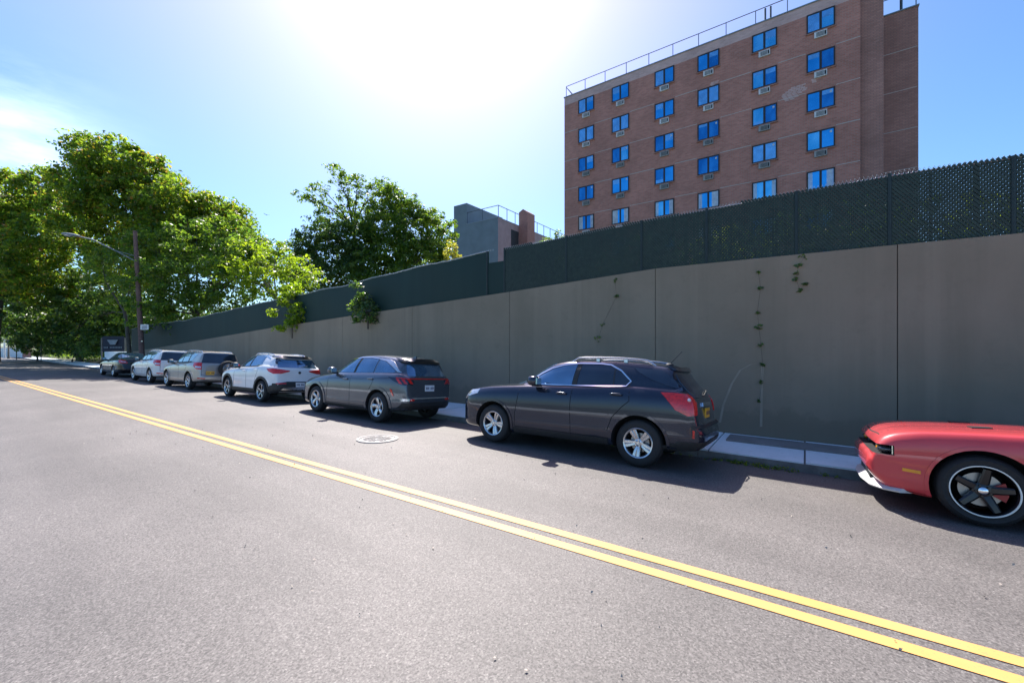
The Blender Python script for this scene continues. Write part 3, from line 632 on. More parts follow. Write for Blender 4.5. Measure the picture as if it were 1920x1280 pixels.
# asphalt
m, nt, b = newmat('asphalt'); v = coords(nt)
n1 = noise(nt, v, 60, 3, .6); n2 = noise(nt, v, .35, 5, .6); vr = N(nt, 'ShaderNodeTexVoronoi'); vr.inputs['Scale'].default_value = 105; nt.links.new(v, vr.inputs['Vector'])
base = ramp(nt, vr.outputs['Color'], [(.0, (.045, .042, .040)), (.35, (.128, .122, .117)), (.75, (.172, .165, .158)), (1, (.27, .258, .247))])
base = mixc(nt, ramp(nt, n1, [(.28, (.15,)*3), (.60, (1,)*3)]), (.052, .049, .048), base)
v4 = coords(nt, (.12, 1.1, 1)); base = mixc(nt, 1.0, base, ramp(nt, noise(nt, v4, .9, 4, .6), [(.32, (.84,)*3), (.68, (1.12,)*3)]), 'MULTIPLY')
big = ramp(nt, n2, [(.3, (.86, .83, .80)), (.7, (1.28, 1.22, 1.17))]); base = mixc(nt, 1.0, base, big, 'MULTIPLY')
nt.links.new(base, b.inputs['Base Color']); b.inputs['Roughness'].default_value = .68; b.inputs['Specular IOR Level'].default_value = .5
bump(nt, b, n1, .35, .004); M['asphalt'] = m
# paint on road
m, nt, b = newmat('road paint'); v = coords(nt)
w = ramp(nt, noise(nt, v, 45, 6, .75), [(.30, (.16, .14, .10)), (.40, (.66, .335, .09))]); w = mixc(nt, ramp(nt, noise(nt, v, 1.5, 3), [(.3, (0,)*3), (.8, (.6,)*3)]), w, (.74, .41, .17))
nt.links.new(w, b.inputs['Base Color']); b.inputs['Roughness'].default_value = .55; M['roadpaint'] = m
def concrete(key, a, c2, stain, sc_=1.2, rough=.85, streak=False):
    m, nt, b = newmat(key); v = coords(nt)
    col = ramp(nt, noise(nt, v, sc_, 6, .6), [(.3, a), (.7, c2)])
    col = mixc(nt, ramp(nt, noise(nt, v, sc_*9, 5, .7), [(.55, (0,)*3), (.75, (.35,)*3)]), col, stain)
    if streak:
        v2 = coords(nt, (1, 1, .06)); col = mixc(nt, ramp(nt, noise(nt, v2, 1.6, 5, .6), [(.48, (0,)*3), (.70, (.55,)*3)]), col, stain)
        v5 = coords(nt, (.9, 1, .02)); col = mixc(nt, ramp(nt, noise(nt, v5, 3.5, 3, .5), [(.60, (0,)*3), (.70, (.25,)*3)]), col, tuple(q*1.15 for q in c2))
        sx = nt.nodes.new('ShaderNodeSeparateXYZ'); nt.links.new(v, sx.inputs[0]); ad = nt.nodes.new('ShaderNodeMath'); ad.operation = 'MULTIPLY_ADD'; ad.inputs[1].default_value = -.9; nt.links.new(noise(nt, v, 2.5, 5, .7), ad.inputs[0]); nt.links.new(sx.outputs[2], ad.inputs[2])
        col = mixc(nt, ramp(nt, ad.outputs[0], [(0, (.6,)*3), (.12, (0,)*3)]), col, stain)
        v3 = coords(nt, (.5, 1, .35)); col = mixc(nt, ramp(nt, noise(nt, v3, 1.1, 1), [(.60, (0,)*3), (.61, (.10,)*3)]), col, c2)
    nt.links.new(col, b.inputs['Base Color']); b.inputs['Roughness'].default_value = rough
    bump(nt, b, noise(nt, v, 60, 3), .15, .006); M[key] = m
concrete('sidewalk', (.64, .72, .75), (.76, .82, .84), (.30, .29, .27), 1.3)  # cyan tint puts the blue of skylit shade into the concrete colour
concrete('kerb', (.44, .45, .45), (.62, .62, .61), (.12, .11, .10), 2.5)
concrete('kerbdark', (.12, .115, .11), (.22, .21, .20), (.06, .055, .05), 4)
concrete('oldslab', (.17, .165, .155), (.24, .23, .22), (.10, .095, .09), 2)
concrete('wallpaint', (.215, .176, .124), (.27, .222, .16), (.175, .145, .10), .5, .8, True)
concrete('ironcover', (.24, .22, .20), (.40, .38, .36), (.10, .09, .09), 9, .45)
concrete('earth', (.06, .075, .035), (.10, .10, .05), (.04, .05, .02), .6)

ys = [-1.6+.25*k for k in range(40) if -1.6+.25*k < 8.1] + [8.16]
xs = [-170, -120, -90, -70, -55]+[-50+2.5*k for k in range(29)] + [30, 50]
tag(grid(xs, ys, lambda x, y: road_z(y)).build('road', M['asphalt'], smooth=60, fix=False), kind='structure')
g = MB(); g.add([(-700, -600, -.6), (600, -600, -.6), (600, 700, -.6), (-700, 700, -.6)], [(0, 1, 2, 3)]); tag(g.build('ground', M['earth']), kind='structure')
# near kerb and pavement behind the camera
g = MB(); g.box((-170, -2.0, -.5), (50, -1.62, -.08)); tag(g.build('kerb', M['kerb']), kind='structure')
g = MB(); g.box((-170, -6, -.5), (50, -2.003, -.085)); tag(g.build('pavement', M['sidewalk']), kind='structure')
# double yellow line
for off in (-.105, .105):
    mb = MB(); X = [-60+2*k for k in range(42)]; vs = []; fs = []
    for i, x in enumerate(X):
        yc = 3.555+.0275*x + off
        if x < -40: yc -= .0016*(x+40)**2
        for q in (-.055, .055): vs.append((x, yc+q, road_z(yc+q)+.005))
    fs = [(i*2, i*2+2, i*2+3, i*2+1) for i in range(len(X)-1)]
    mb.add(vs, fs); tag(mb.build('lane_marking', M['roadpaint'], fix=False), kind='structure')
# kerb + sidewalk slabs (one sheet body with tooled joints)
KZ = .008
mb = MB(); x = -120.
while x < 22:
    mb.box((x, 8.15, -.5), (x+2.95, 8.33, KZ-.012+random.uniform(-.004, .004))); x += 2.96
tag(mb.build('kerb', M['kerbdark']), kind='structure')
mb = MB(); x = -1.43-1.42*70
while x < 22:
    q = random.uniform(-.003, .003); 
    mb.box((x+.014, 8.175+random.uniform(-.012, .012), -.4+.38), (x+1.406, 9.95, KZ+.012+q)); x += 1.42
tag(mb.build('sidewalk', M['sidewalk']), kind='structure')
mb = MB(); mb.box((-120, 8.31, -.45), (22, 9.96, -.012)); tag(mb.build('sidewalk_bed', M['oldslab']), kind='structure')
mb = MB(); mb.box((-1.28, 9.12, KZ-.02), (1.4, 9.70, KZ+.045)); mb.box((1.43, 9.12, KZ-.02), (4.2, 9.70, KZ+.04)); tag(mb.build('raised_slab', M['oldslab']), kind='structure')
# manhole
t = empty('manhole_cover', (-6.9, 5.18, road_z(5.18)+.004), 'round pale iron manhole cover set in the asphalt beside the grey crossover', 'manhole cover', rot=(-.031, 0, 0))
mb = MB(); 
def disk(mb, r0, r1, z0, z1, n=48):
    vs = []; fs = []
    for r, z in ((r1, z0), (r1, z1), (r0, z1), (r0, z0)):
        for k in range(n): a = 2*math.pi*k/n; vs.append((r*math.cos(a), r*math.sin(a), z))
    for i in range(3):
        for k in range(n): fs.append((i*n+k, i*n+(k+1) % n, (i+1)*n+(k+1) % n, (i+1)*n+k))
    mb.add(vs, fs)
disk(mb, .34, .40, -.02, .012); mb.build('ring', M['ironcover'], t)
mb = MB(); disk(mb, .001, .333, -.02, .004)
for i in range(-6, 7):
    for j in range(-6, 7):
        if i*i+j*j < 34 and random.random() < .8: mb.box((i*.046-.015, j*.046-.015, .003), (i*.046+.015, j*.046+.015, .013))
mb.build('cover', M['ironcover'], t)

# ------------------------------------------------------------------ retaining wall
WT = [(-46, 1.25), (-39, 1.65), (-22, 2.70), (-11.4, 3.24), (-7.2, 3.45), (-2.84, 3.70), (1.3, 3.68), (2.8, 3.66), (22, 3.6)]
FT = [(-46, 3.2), (-42, 3.4), (-33.8, 3.5), (-21.3, 4.13), (-14.6, 4.40), (-13.3, 4.53), (-8.4, 4.77), (-7.39, 4.80), (-2.84, 4.93), (1.3, 5.0), (2.8, 4.93), (22, 4.9)]
wt = lambda x: pl(WT, x); ft = lambda x: pl(FT, x)
wall = empty('retaining_wall', (-12, 10.1, 0), 'long grey-brown painted concrete retaining wall of tall panels behind the sidewalk', 'wall')
x = 1.33-4.22*11
xs_ = []
while x < 21: xs_.append(x); x += 4.22
for a, b_ in zip(xs_, xs_[1:]):
    mb = MB(); P = [(a+.012-(-12), -.3)] ; n = 5
    X = [lerp(a+.007, b_-.007, k/n) for k in range(n+1)]
    mb.prism([(X[0]+12, -.3), (X[-1]+12, -.3)] + [(q+12, wt(q)) for q in X[::-1]], -.15, .15)
    mb.build('wall_panel', M['wallpaint'], wall)
mb = MB(); X = [xs_[0]+k*2 for k in range(int((xs_[-1]-xs_[0])/2))]
mb.prism([(X[0]+12, -.3), (X[-1]+12, -.3)] + [(q+12, wt(q)-.03) for q in X[::-1]], -.12, .12); mb.build('joint_filler', simple('dark joint', (.085, .075, .06), .9), wall)

def wp(px, py):
    u = (px-960)/F; Z = 9.95/(SA+CA*u); p = at(px, py, Z); return (p.x+12, -.153, p.z)
M['palemark'] = simple('pale mark', (.31, .265, .20), .8)
for P in ([(1350, 792), (1356, 760), (1372, 720), (1388, 694), (1408, 683), (1430, 678)], [(1430, 680), (1428, 730), (1427, 800)]):
    mb = MB(); vs = []; n = len(P)
    for q in P: x, y, z = wp(*q); vs += [(x-.022, y, z), (x+.022, y, z+.01), (x-.022, y+.01, z), (x+.022, y+.01, z+.01)]
    fs = [f for i in range(n-1) for f in ((i*4, i*4+1, i*4+5, i*4+4), (i*4, i*4+4, i*4+6, i*4+2), (i*4+1, i*4+3, i*4+7, i*4+5))]
    mb.add(vs, fs); mb.build('painted_outline', M['palemark'], wall)
# raised ground behind the wall
tz = lambda x, y: (wt(x) if x > -46 else 1.25*max(0, (x+60)/14)) - .12 + max(0, (y-12))*.01
xs2 = [-60, -55, -50, -46, -42, -36, -30, -22, -15, -10, -5, 0, 5, 10, 20, 30, 60]
g = grid(xs2, [10.26, 12, 20, 40, 80, 120], tz); tag(g.build('raised_ground', M['earth'], fix=False), kind='structure')
g = grid([-170, -120, -90, -70, -62, -60], [9.98, 12, 20, 40, 80, 120], lambda x, y: -.05+min(1.2, max(0, y-10)*.06)*(1 if x > -100 else 0)); tag(g.build('verge', M['earth'], fix=False), kind='structure')
g = grid([-60.0, -57, -53, -50, -46.0], [9.98, 10.3, 12, 20], lambda x, y: .0+max(0, y-10)*.02-.02); tag(g.build('verge', M['earth'], fix=False), kind='structure')

# ------------------------------------------------------------------ fence
m, nt, b = newmat('green mesh'); v = coords(nt)
nt.links.new(ramp(nt, noise(nt, v, 9, 6, .75), [(.3, (.006, .018, .014)), (.7, (.026, .050, .038))]), b.inputs['Base Color']); b.inputs['Roughness'].default_value = .6; M['mesh'] = m
m, nt, b = newmat('green screen'); v = coords(nt, (1, 1, .1))
nt.links.new(ramp(nt, noise(nt, v, 1.6, 5, .6), [(.3, (.008, .032, .029)), (.7, (.014, .046, .040))]), b.inputs['Base Color']); b.inputs['Roughness'].default_value = .6
tr = N(nt, 'ShaderNodeBsdfTranslucent'); tr.inputs['Color'].default_value = (.02, .075, .06, 1); mx = nt.nodes.new('ShaderNodeMixShader'); mx.inputs[0].default_value = .3
nt.links.new(b.outputs[0], mx.inputs[1]); nt.links.new(tr.outputs[0], mx.inputs[2]); nt.links.new(mx.outputs[0], nt.nodes['Material Output'].inputs[0]); M['screen'] = m
M['galv'] = simple('galvanised wire', (.45, .48, .48), .35, .8, .15, 30)
M['post'] = simple('green post', (.010, .022, .022), .5, .1, .2)
FY = 10.08
def fence_left():
    t = empty('privacy_fence', (-26, FY, 2.5), 'dark green screened chain-link fence on the low end of the wall, left of the gap', 'fence')
    X = [-46+.25*k for k in range(int((46-8.0)/.25)+1)]
    vs = []; fs = []
    for i, x in enumerate(X):
        top = ft(x) + .02*math.sin(x*2.1)+random.uniform(-.008, .008)
        for k, zz in enumerate((wt(x)-.06, lerp(wt(x), top, .35), lerp(wt(x), top, .7), top-.02)):
            vs.append((x+26, .02*math.sin(x*1.7+k)+random.uniform(-.004, .004), zz-2.5))
    n = len(vs)//4
    for i in range(n-1):
        for k in range(3): fs.append((i*4+k, i*4+k+1, i*4+5+k, i*4+4+k))
    mb = MB(); mb.add(vs, fs); mb.add([(a, c+.008, d) for a, c, d in vs], fs); mb.build('privacy_screen', M['screen'], t, 60, fix=False)
    mb = MB(); mb.tube([(a, c-.01, d+.012) for a, c, d in vs[3::4]], .013, 6)
    rnd = random.Random(4)
    for a, c, d in vs[3::4]:
        for q in range(4):
            xx = a+q*.0625; mb.tube([(xx, c, d), (xx+rnd.uniform(-.02, .02), c, d+rnd.uniform(.03, .06))], .006, 4, cap=False)
    mb.build('top_wire', M['galv'], t)
    x = -45.8
    while x < -8: 
        mb = MB(); mb.tube([(x+26, .06, wt(x)-.05-2.5), (x+26, .06, ft(x)-2.5-.03)], .03, 8); mb.build('post', M['post'], t); x += 2.9
    mb = MB(); mb.tube([(-8.05+26, .0, wt(-8)-2.6), (-8.05+26, .0, ft(-8.05)-2.5)], .035, 8); mb.build('post', M['post'], t)
fence_left()
def fence_right():
    t = empty('chain_link_fence', (0, FY, 3.6), 'tall green hedge-like chain-link fence on top of the wall, right of the gap', 'fence')
    x0, x1 = -7.38, 13.0; s = .062; w = .0200
    # diagonal interwoven green slats, both directions
    for dirn in (1, -1):
        mb = MB(); vs = []; fs = []
        k = x0 - 1.6; sl = 1.25
        step = s*1.0
        while k < x1+1.6:
            # strand centre line: x = k + dirn*(z-zb)/sl
            a, c = k, k + dirn*1.55/sl
            zb = wt(k)-.05
            n = 6; prev = None; cells = []
            for i in range(n+1):
                z = lerp(zb, zb+1.6, i/n); x = k+dirn*(z-zb)/sl; cells.append((x, z))
            # clip to fence outline
            P = []
            for i in range(25):
                z = zb+1.6*i/24; x = k+dirn*(z-zb)/sl
                if x0 <= x <= x1 and wt(x)-.06 <= z <= ft(x)+.012: P.append((x, z))
            if len(P) > 1:
                (xa, za), (xb, zb2) = P[0], P[-1]; o = len(vs); L = math.hypot(xb-xa, zb2-za); nx, nz = -(zb2-za)/L*w, (xb-xa)/L*w
                y = .010*dirn; j = random.uniform(.93, 1.07)
                tilt = 0
                vs += [(xa-nx*j, y-.004+tilt, za-nz*j-3.6), (xa+nx*j, y-.004-tilt, za+nz*j-3.6), (xb+nx*j, y-.004-tilt, zb2+nz*j-3.6), (xb-nx*j, y-.004+tilt, zb2-nz*j-3.6)]
                vs += [(q[0], q[1]+.008, q[2]) for q in vs[-4:]]
                fs += [(o, o+1, o+2, o+3), (o+4, o+7, o+6, o+5), (o, o+4, o+5, o+1), (o+1, o+5, o+6, o+2), (o+2, o+6, o+7, o+3), (o+3, o+7, o+4, o)]
            k += step
        mb.add(vs, fs); mb.build('mesh_panel', M['mesh'], t, fix=False)
    # thin vertical privacy slats behind, irregular
    mb = MB(); x = x0; rnd = random.Random(9)
    while x < x1:
        p = .85 if x < -4.5 else (.14 if x < 1.3 else .03)
        if rnd.random() < p: mb.box((x, .03, wt(x)-.05-3.6), (x+.05*rnd.uniform(.6, 1), .034, ft(x)-.03-3.6-rnd.random()**3*.25))
        x += .055
    mb.build('vertical_slats', M['mesh'], t, fix=False)
    mb = MB(); x = x0
    while x < x1:   # twisted wire ends along the top
        mb.tube([(x, 0, ft(x)-3.6-.03), (x+.018, 0, ft(x)-3.6+.028), (x+.036, 0, ft(x)-3.6-.01)], .0045, 4, cap=False); x += .062
    mb.tube([(x0+k*.5, .0, ft(x0+k*.5)-3.6-.04) for k in range(41)], .012, 6)
    mb.build('top_wire', M['galv'], t)
    for x in (-7.38, -5.3, -3.25, -1.8, -.15, 1.24, 2.72, 4.4, 6.4, 8.5, 10.6, 12.8):
        mb = MB(); mb.tube([(x, -.0, wt(x)-.05-3.6), (x, -.0, ft(x)-3.6)], .035, 8); mb.build('post', M['post'], t)
    # short lower panel closing the gap
    mb = MB(); mb.box((-8.03, .0, wt(-8)-.05-3.6), (-7.42, .012, 4.42-3.6)); mb.build('gap_panel', M['screen'], t)
fence_right()

# ------------------------------------------------------------------ brick building
def brickmat(key, c1, c2, mortar, sx=1.0):
    m, nt, b = newmat(key); tc = nt.nodes.new('ShaderNodeTexCoord'); sep = nt.nodes.new('ShaderNodeSeparateXYZ'); cmb = nt.nodes.new('ShaderNodeCombineXYZ')
    nt.links.new(tc.outputs['Object'], sep.inputs[0])
    add = nt.nodes.new('ShaderNodeMath'); add.operation = 'ADD'; nt.links.new(sep.outputs[0], add.inputs[0]); nt.links.new(sep.outputs[1], add.inputs[1])
    nt.links.new(add.outputs[0], cmb.inputs[0]); nt.links.new(sep.outputs[2], cmb.inputs[1])
    br = nt.nodes.new('ShaderNodeTexBrick'); br.inputs['Scale'].default_value = 1.0; br.inputs['Brick Width'].default_value = .30; br.inputs['Row Height'].default_value = .10
    br.inputs['Mortar Size'].default_value = .012; br.inputs['Color1'].default_value = (*c1, 1); br.inputs['Color2'].default_value = (*c2, 1); br.inputs['Mortar'].default_value = (*mortar, 1)
    nt.links.new(cmb.outputs[0], br.inputs['Vector'])
    v = coords(nt); st = ramp(nt, noise(nt, v, .35, 6, .65), [(.3, (.78, .75, .75)), (.7, (1.15, 1.1, 1.1))])
    col = mixc(nt, 1.0, br.outputs['Color'], st, 'MULTIPLY')
    col = mixc(nt, ramp(nt, noise(nt, v, 1.2, 6, .7), [(.62, (0,)*3), (.8, (.35,)*3)]), col, tuple(c*1.5 for c in mortar))
    nt.links.new(col, b.inputs['Base Color']); b.inputs['Roughness'].default_value = .9
    bump(nt, b, br.outputs['Fac'], .3, .01); M[key] = m
brickmat('brick', (.42, .175, .13), (.54, .24, .185), (.38, .28, .25))
brickmat('brickdark', (.37, .185, .15), (.46, .24, .195), (.24, .175, .155))
brickmat('brickpale', (.55, .36, .33), (.66, .46, .43), (.55, .46, .44))
M['mortar'] = simple('floor line', (.52, .46, .44), .9)
M['frame'] = simple('window frame', (.022, .016, .016), .5)
M['stonetrim'] = simple('coping', (.22, .28, .33), .6)
M['acw'] = simple('air conditioner', (.62, .64, .66), .5)
M['acg'] = simple('air conditioner grey', (.30, .31, .31), .5)
M['slot'] = simple('louvre slot', (.03, .035, .04), .7)
M['steel'] = simple('railing steel', (.07, .10, .12), .5, .3)
M['curtain'] = simple('curtain', (.55, .6, .65), .9, 0, .2, 3)
for key, a, c2 in (('bglass2', (.015, .17, .42), (.04, .30, .62)), ('bglass3', (.05, .42, .70), (.16, .60, .88))):
    m, nt, b = newmat(key); v = coords(nt, (1, 1, .5)); nt.links.new(ramp(nt, noise(nt, v, 1.4, 3), [(.35, a), (.65, c2)]), b.inputs['Base Color']); b.inputs['Metallic'].default_value = .85; b.inputs['Roughness'].default_value = .08; M[key] = m
m, nt, b = newmat('window glass'); v = coords(nt)
nt.links.new(ramp(nt, noise(nt, v, .8, 2), [(.3, (.02, .30, .62)), (.7, (.06, .46, .85))]), b.inputs['Base Color'])
b.inputs['Metallic'].default_value = .9; b.inputs['Roughness'].default_value = .06; M['bglass'] = m
glassmat('blindglass', (.22, .55, .85), .8, .12)
def brick_building():
    Y = 35.7; Z0 = 22.2; ROOF = 25.62
    t = empty('apartment_building', (-8, Y, 3), 'tall brown brick apartment block with blue windows and roof railing above the fence', 'building')
    L = lambda x, y, z: (x+8, y-Y, z-3)
    mb = MB(); mb.box(L(-19.0, Y, 3), L(2.95, Y+14, ROOF-.75)); mb.build('wall', M['brick'], t)
    mb = MB(); mb.box(L(-19.0, Y, ROOF-.75), L(2.95, Y+14, ROOF)); mb.build('parapet', M['brickpale'], t)
    mb = MB(); mb.box(L(-19.06, Y-.06, ROOF), L(2.94, Y+.35, ROOF+.07)); mb.box(L(-19.06, Y+.36, ROOF), L(-18.6, Y+14, ROOF+.07)); mb.build('coping', M['stonetrim'], t)
    mb = MB(); mb.box(L(2.96, Y+.35, 3), L(4.15, Y+14, 28.4)); mb.build('stair_tower', M['brickdark'], t)
    mb = MB(); mb.box(L(2.953, Y+.30, 26.0), L(4.12, Y+.345, 28.3)); mb.build('tower_lit_top', simple('lit red brick', (.42, .12, .07), .8), t)  # thin red sheet: the lit top of the tower painted as colour
    mb = MB(); mb.box(L(4.16, Y+3.2, 3), L(6.25, Y+14, 24.85)); mb.build('rear_wing', M['brickdark'], t)
    mb = MB(); mb.box(L(4.17, Y+3.14, 24.85), L(6.3, Y+3.5, 24.93)); mb.build('coping', M['stonetrim'], t)
    cols = [-16.71, -13.41, -9.62, -6.25, -2.47, .85]; hw = .79
    # floor lines interrupted by the windows' columns
    mb = MB(); mw = MB()
    for k in range(7):
        z = Z0-2.735*k; e = [-19.0] + [q for c in cols for q in (c-hw-.05, c+hw+.05)] + [2.95]
        for a, b_ in zip(e[::2], e[1::2]):
            mb = MB(); mb.box(L(a, Y-.02, z), L(b_, Y+.05, z+.045)); mb.build('floor_line', M['mortar'], t)
        mw = MB(); mw.box(L(4.2, Y+3.18, z-.1), L(6.2, Y+3.25, z-.06)); mw.build('floor_line', M['mortar'], t)
    rnd = random.Random(3)
    for k in range(7):
        for ci, cx in enumerate(cols):
            zt = Z0-2.735*k+2.66; zb = zt-1.33
            if k >= 1: pass
            fr = MB(); f = .085
            fr.box(L(cx-hw, Y-.07, zb), L(cx-hw+f, Y+.02, zt)); fr.box(L(cx+hw-f, Y-.07, zb), L(cx+hw, Y+.02, zt))
            fr.box(L(cx-hw+f, Y-.07, zt-f), L(cx+hw-f, Y+.02, zt)); fr.box(L(cx-hw+f, Y-.07, zb), L(cx+hw-f, Y+.02, zb+f)); fr.box(L(cx-.07, Y-.068, zb+f), L(cx+.07, Y+.02, zt-f))
            w = fr.build('window', M['frame'], t)
            for sd in (0, 1):
                x0, x1 = (cx-hw+f, cx-.07) if sd == 0 else (cx+.07, cx+hw-f)
                p = MB(); r = rnd.random(); tl = rnd.uniform(-.006, .006)
                full = (k == 0 and sd == 0 and ci in (0, 2, 5)) or (k == 1 and ci in (0, 1, 3)) or (k == 3 and ci == 4)
                p.add([L(x0, Y-.045+tl, zb+f), L(x1, Y-.045-tl, zb+f), L(x1, Y-.045-tl, zt-f), L(x0, Y-.045+tl, zt-f)], [(0, 1, 2, 3)])
                p.build('pane', M['blindglass'] if full else M[rnd.choice(('bglass', 'bglass', 'bglass2', 'bglass3'))], w, fix=False)
                if not full and (r < .5 or k == 4):
                    q = MB()
                    if k == 4 or k == 5:   # drawn curtains, gathered to the outer side
                        wd = (x1-x0)*rnd.uniform(.35, .8); a = x0 if sd == 0 else x1-wd
                        n = 6
                        for j in range(n): q.box(L(a+wd*j/n, Y-.052-.006*(j % 2), zb+f+.01), L(a+wd*(j+1)/n-.012, Y-.049, zt-f-.01))
                        q.build('curtain', M['curtain'], w)
                    elif k < 4:
                        h = rnd.uniform(.2, .55); lo = rnd.random() < .3 and k > 1
                        q.box(L(x0+.02, Y-.052, (zb+f+.01) if lo else zt-f-h), L(x1-.02, Y-.049, (zb+f+h) if lo else zt-f-.01)); q.build('blind', M['blindglass'], w)
                if k >= 2 and sd == 1 and k < 5 and rnd.random() < .85:
                    q = MB(); q.box(L(x1-.2, Y-.054, zt-f-.24), L(x1-.08, Y-.049, zt-f-.1)); q.build('sticker', M['curtain'], w)
            q = MB(); q.box(L(cx-hw-.06, Y-.10, zb-.075), L(cx+hw+.06, Y+.02, zb-.002)); q.build('sill', M['brickdark'], w)
            g = MB(); az = zb-.09; wht = (k <= 1) or rnd.random() < .1
            g.box(L(cx-.36, Y-.12, az-.40), L(cx+.36, Y+.02, az))
            a = g.build('air_conditioner', M['acw'] if wht else M['acg'], t)
            g = MB()
            for j in range(4): g.box(L(cx-.24, Y-.128, az-.34+j*.078), L(cx+.18, Y-.121, az-.34+j*.078+.042))
            g.box(L(cx+.21, Y-.128, az-.34), L(cx+.31, Y-.121, az-.07)); g.build('louvre', M['slot'], a)
    # patches of pale replacement brick
    mb = MB()
    for cx, cz, nr, wd in ((-.95, 18.6+1.15, 9, .95), (.1+.35, 20.25, 4, .3), (-6.0, 22.3, 3, .3)):
        for r in range(nr):
            z = cz+(r-nr/2)*.1; h_ = wd*(1-abs(r-nr/2)/(nr*.75)); a = cx-h_*.8+r*.06; b_ = a+1.5*h_
            x = a
            while x < b_: mb.box(L(x, Y-.012, z), L(x+.26, Y+.02, z+.085)); x += .30
    mb.build('patched_bricks', M['brickpale'], t)
    # railing
    mb = MB(); y = Y+.25
    for x0, x1, y, zr in ((-18.9, 2.9, Y+.2, ROOF+.07), (4.25, 6.15, Y+3.3, 24.93)):
        n = max(1, int((x1-x0)/1.95))
        for k in range(n+1):
            x = lerp(x0, x1, k/n); mb.tube([L(x, y, zr), L(x, y, zr+1.1)], .03, 6)
        mb.tube([L(x0, y, zr+1.1), L(x1, y, zr+1.1)], .03, 6)
    mb.tube([L(-18.9, Y+.2, ROOF+.5+.6), L(-18.9, Y+13.8, ROOF+1.17)], .03, 6); mb.tube([L(-18.9, Y+.2, ROOF+1.1), L(-18.2, Y+.2, ROOF+.07)], .025, 6)
    mb.build('roof_railing', M['steel'], t)
    mb = MB(); 
    for dx in (0, .35): mb.tube([L(-.9+dx-1.6, Y+1.2, ROOF), L(-.9+dx-1.6, Y+1.2, ROOF+1.75)], .07, 8)
    mb.tube([L(5.5, Y+4, 24.9), L(5.5, Y+4, 26.6)], .08, 8)
    mb.build('vent_pipe', M['steel'], t)
brick_building()

def far_building():
    # corner seen at px 934; faces parallel to the road and across it
    c = at(934, 408, 75); x1, y0, zr = c.x, c.y, c.z
    t = empty('apartment_building', (x1-5, y0, 0), 'distant blue-grey block with stair tower and roof railing, left of the brick block', 'building')
    L = lambda x, y, z: (x-(x1-5), y-y0, z)
    grey = simple('grey render', (.16, .21, .24), .9, 0, .1, .6); M['grey'] = grey
    pink = simple('pink brick', (.36, .27, .27), .9, 0, .12, 1)
    xl = at(851, 398, 75); k = (at(851, 398, 1)); 
    d = Vector((k.x, k.y)); s = y0/d.y; xL = d.x*s
    d2 = at(875, 421, 1); xM = d2.x*y0/d2.y
    mb = MB(); mb.box(L(xL, y0, 0), L(xM, y0+11.5, zr+4.1)); mb.build('stair_tower', grey, t)
    mb = MB(); mb.box(L(xM, y0+.002, 0), L(x1-.02, y0+30, zr)); mb.build('wall', grey, t)
    mb = MB(); mb.box(L(x1-.0195, y0+.002, 0), L(x1, y0+30, zr)); mb.build('side_wall', pink, t)
    mb = MB(); mb.box(L(xM, y0-.05, zr), L(x1+.05, y0+.4, zr+.12)); mb.box(L(x1-.35, y0+.41, zr), L(x1+.05, y0+30, zr+.12)); mb.build('coping', M['stonetrim'], t)
    # brown service tower standing proud of the side wall
    mb = MB(); mb.box(L(x1+.01, y0+4.0, 0), L(x1+.03, y0+6.5, zr-1.2)); mb.build('recess_shade', M['slot'], t)  # flat dark sheet on the wall, painting the shade of a recess
    mb = MB(); mb.prism([(x1+.02-(x1-5), 0), (x1+2.0-(x1-5), 0), (x1+2.0-(x1-5), zr+2.4), (x1+1.0-(x1-5), zr+3.1), (x1+.02-(x1-5), zr+2.6)], 6.6, 9.2); mb.build('service_tower', M['brickdark'], t)
    for yy in (13.5, 19.0, 24.5):
        for kk in range(4):
            z = zr-3.6-kk*2.9
            mb = MB(); mb.box(L(x1+.002, y0+yy, z), L(x1+.06, y0+yy+2.2, z+1.9)); w = mb.build('window', M['frame'], t)
            mb = MB()
            for a, b_ in ((.12, 1.05), (1.15, 2.08)):
                for e, f in ((.1, .9), (1.0, 1.8)): mb.box(L(x1+.061, y0+yy+a, z+e), L(x1+.07, y0+yy+b_, z+f))
            mb.build('pane', M['paleglass'], w)
    mb = MB()
    zt = zr+2.3
    for a, b_ in (((xM, y0+.2), (x1-.1, y0+.2)), ((x1-.1, y0+.2), (x1-.1, y0+29.5))):
        n = max(2, int(math.hypot(b_[0]-a[0], b_[1]-a[1])/2.6))
        for k in range(n+1): x, y = lerp(a[0], b_[0], k/n), lerp(a[1], b_[1], k/n); mb.tube([L(x, y, zr+.1), L(x, y, zt)], .06, 6)
        mb.tube([L(*a, zt), L(*b_, zt)], .06, 6)
    mb.build('roof_railing', M['steel'], t)
far_building()

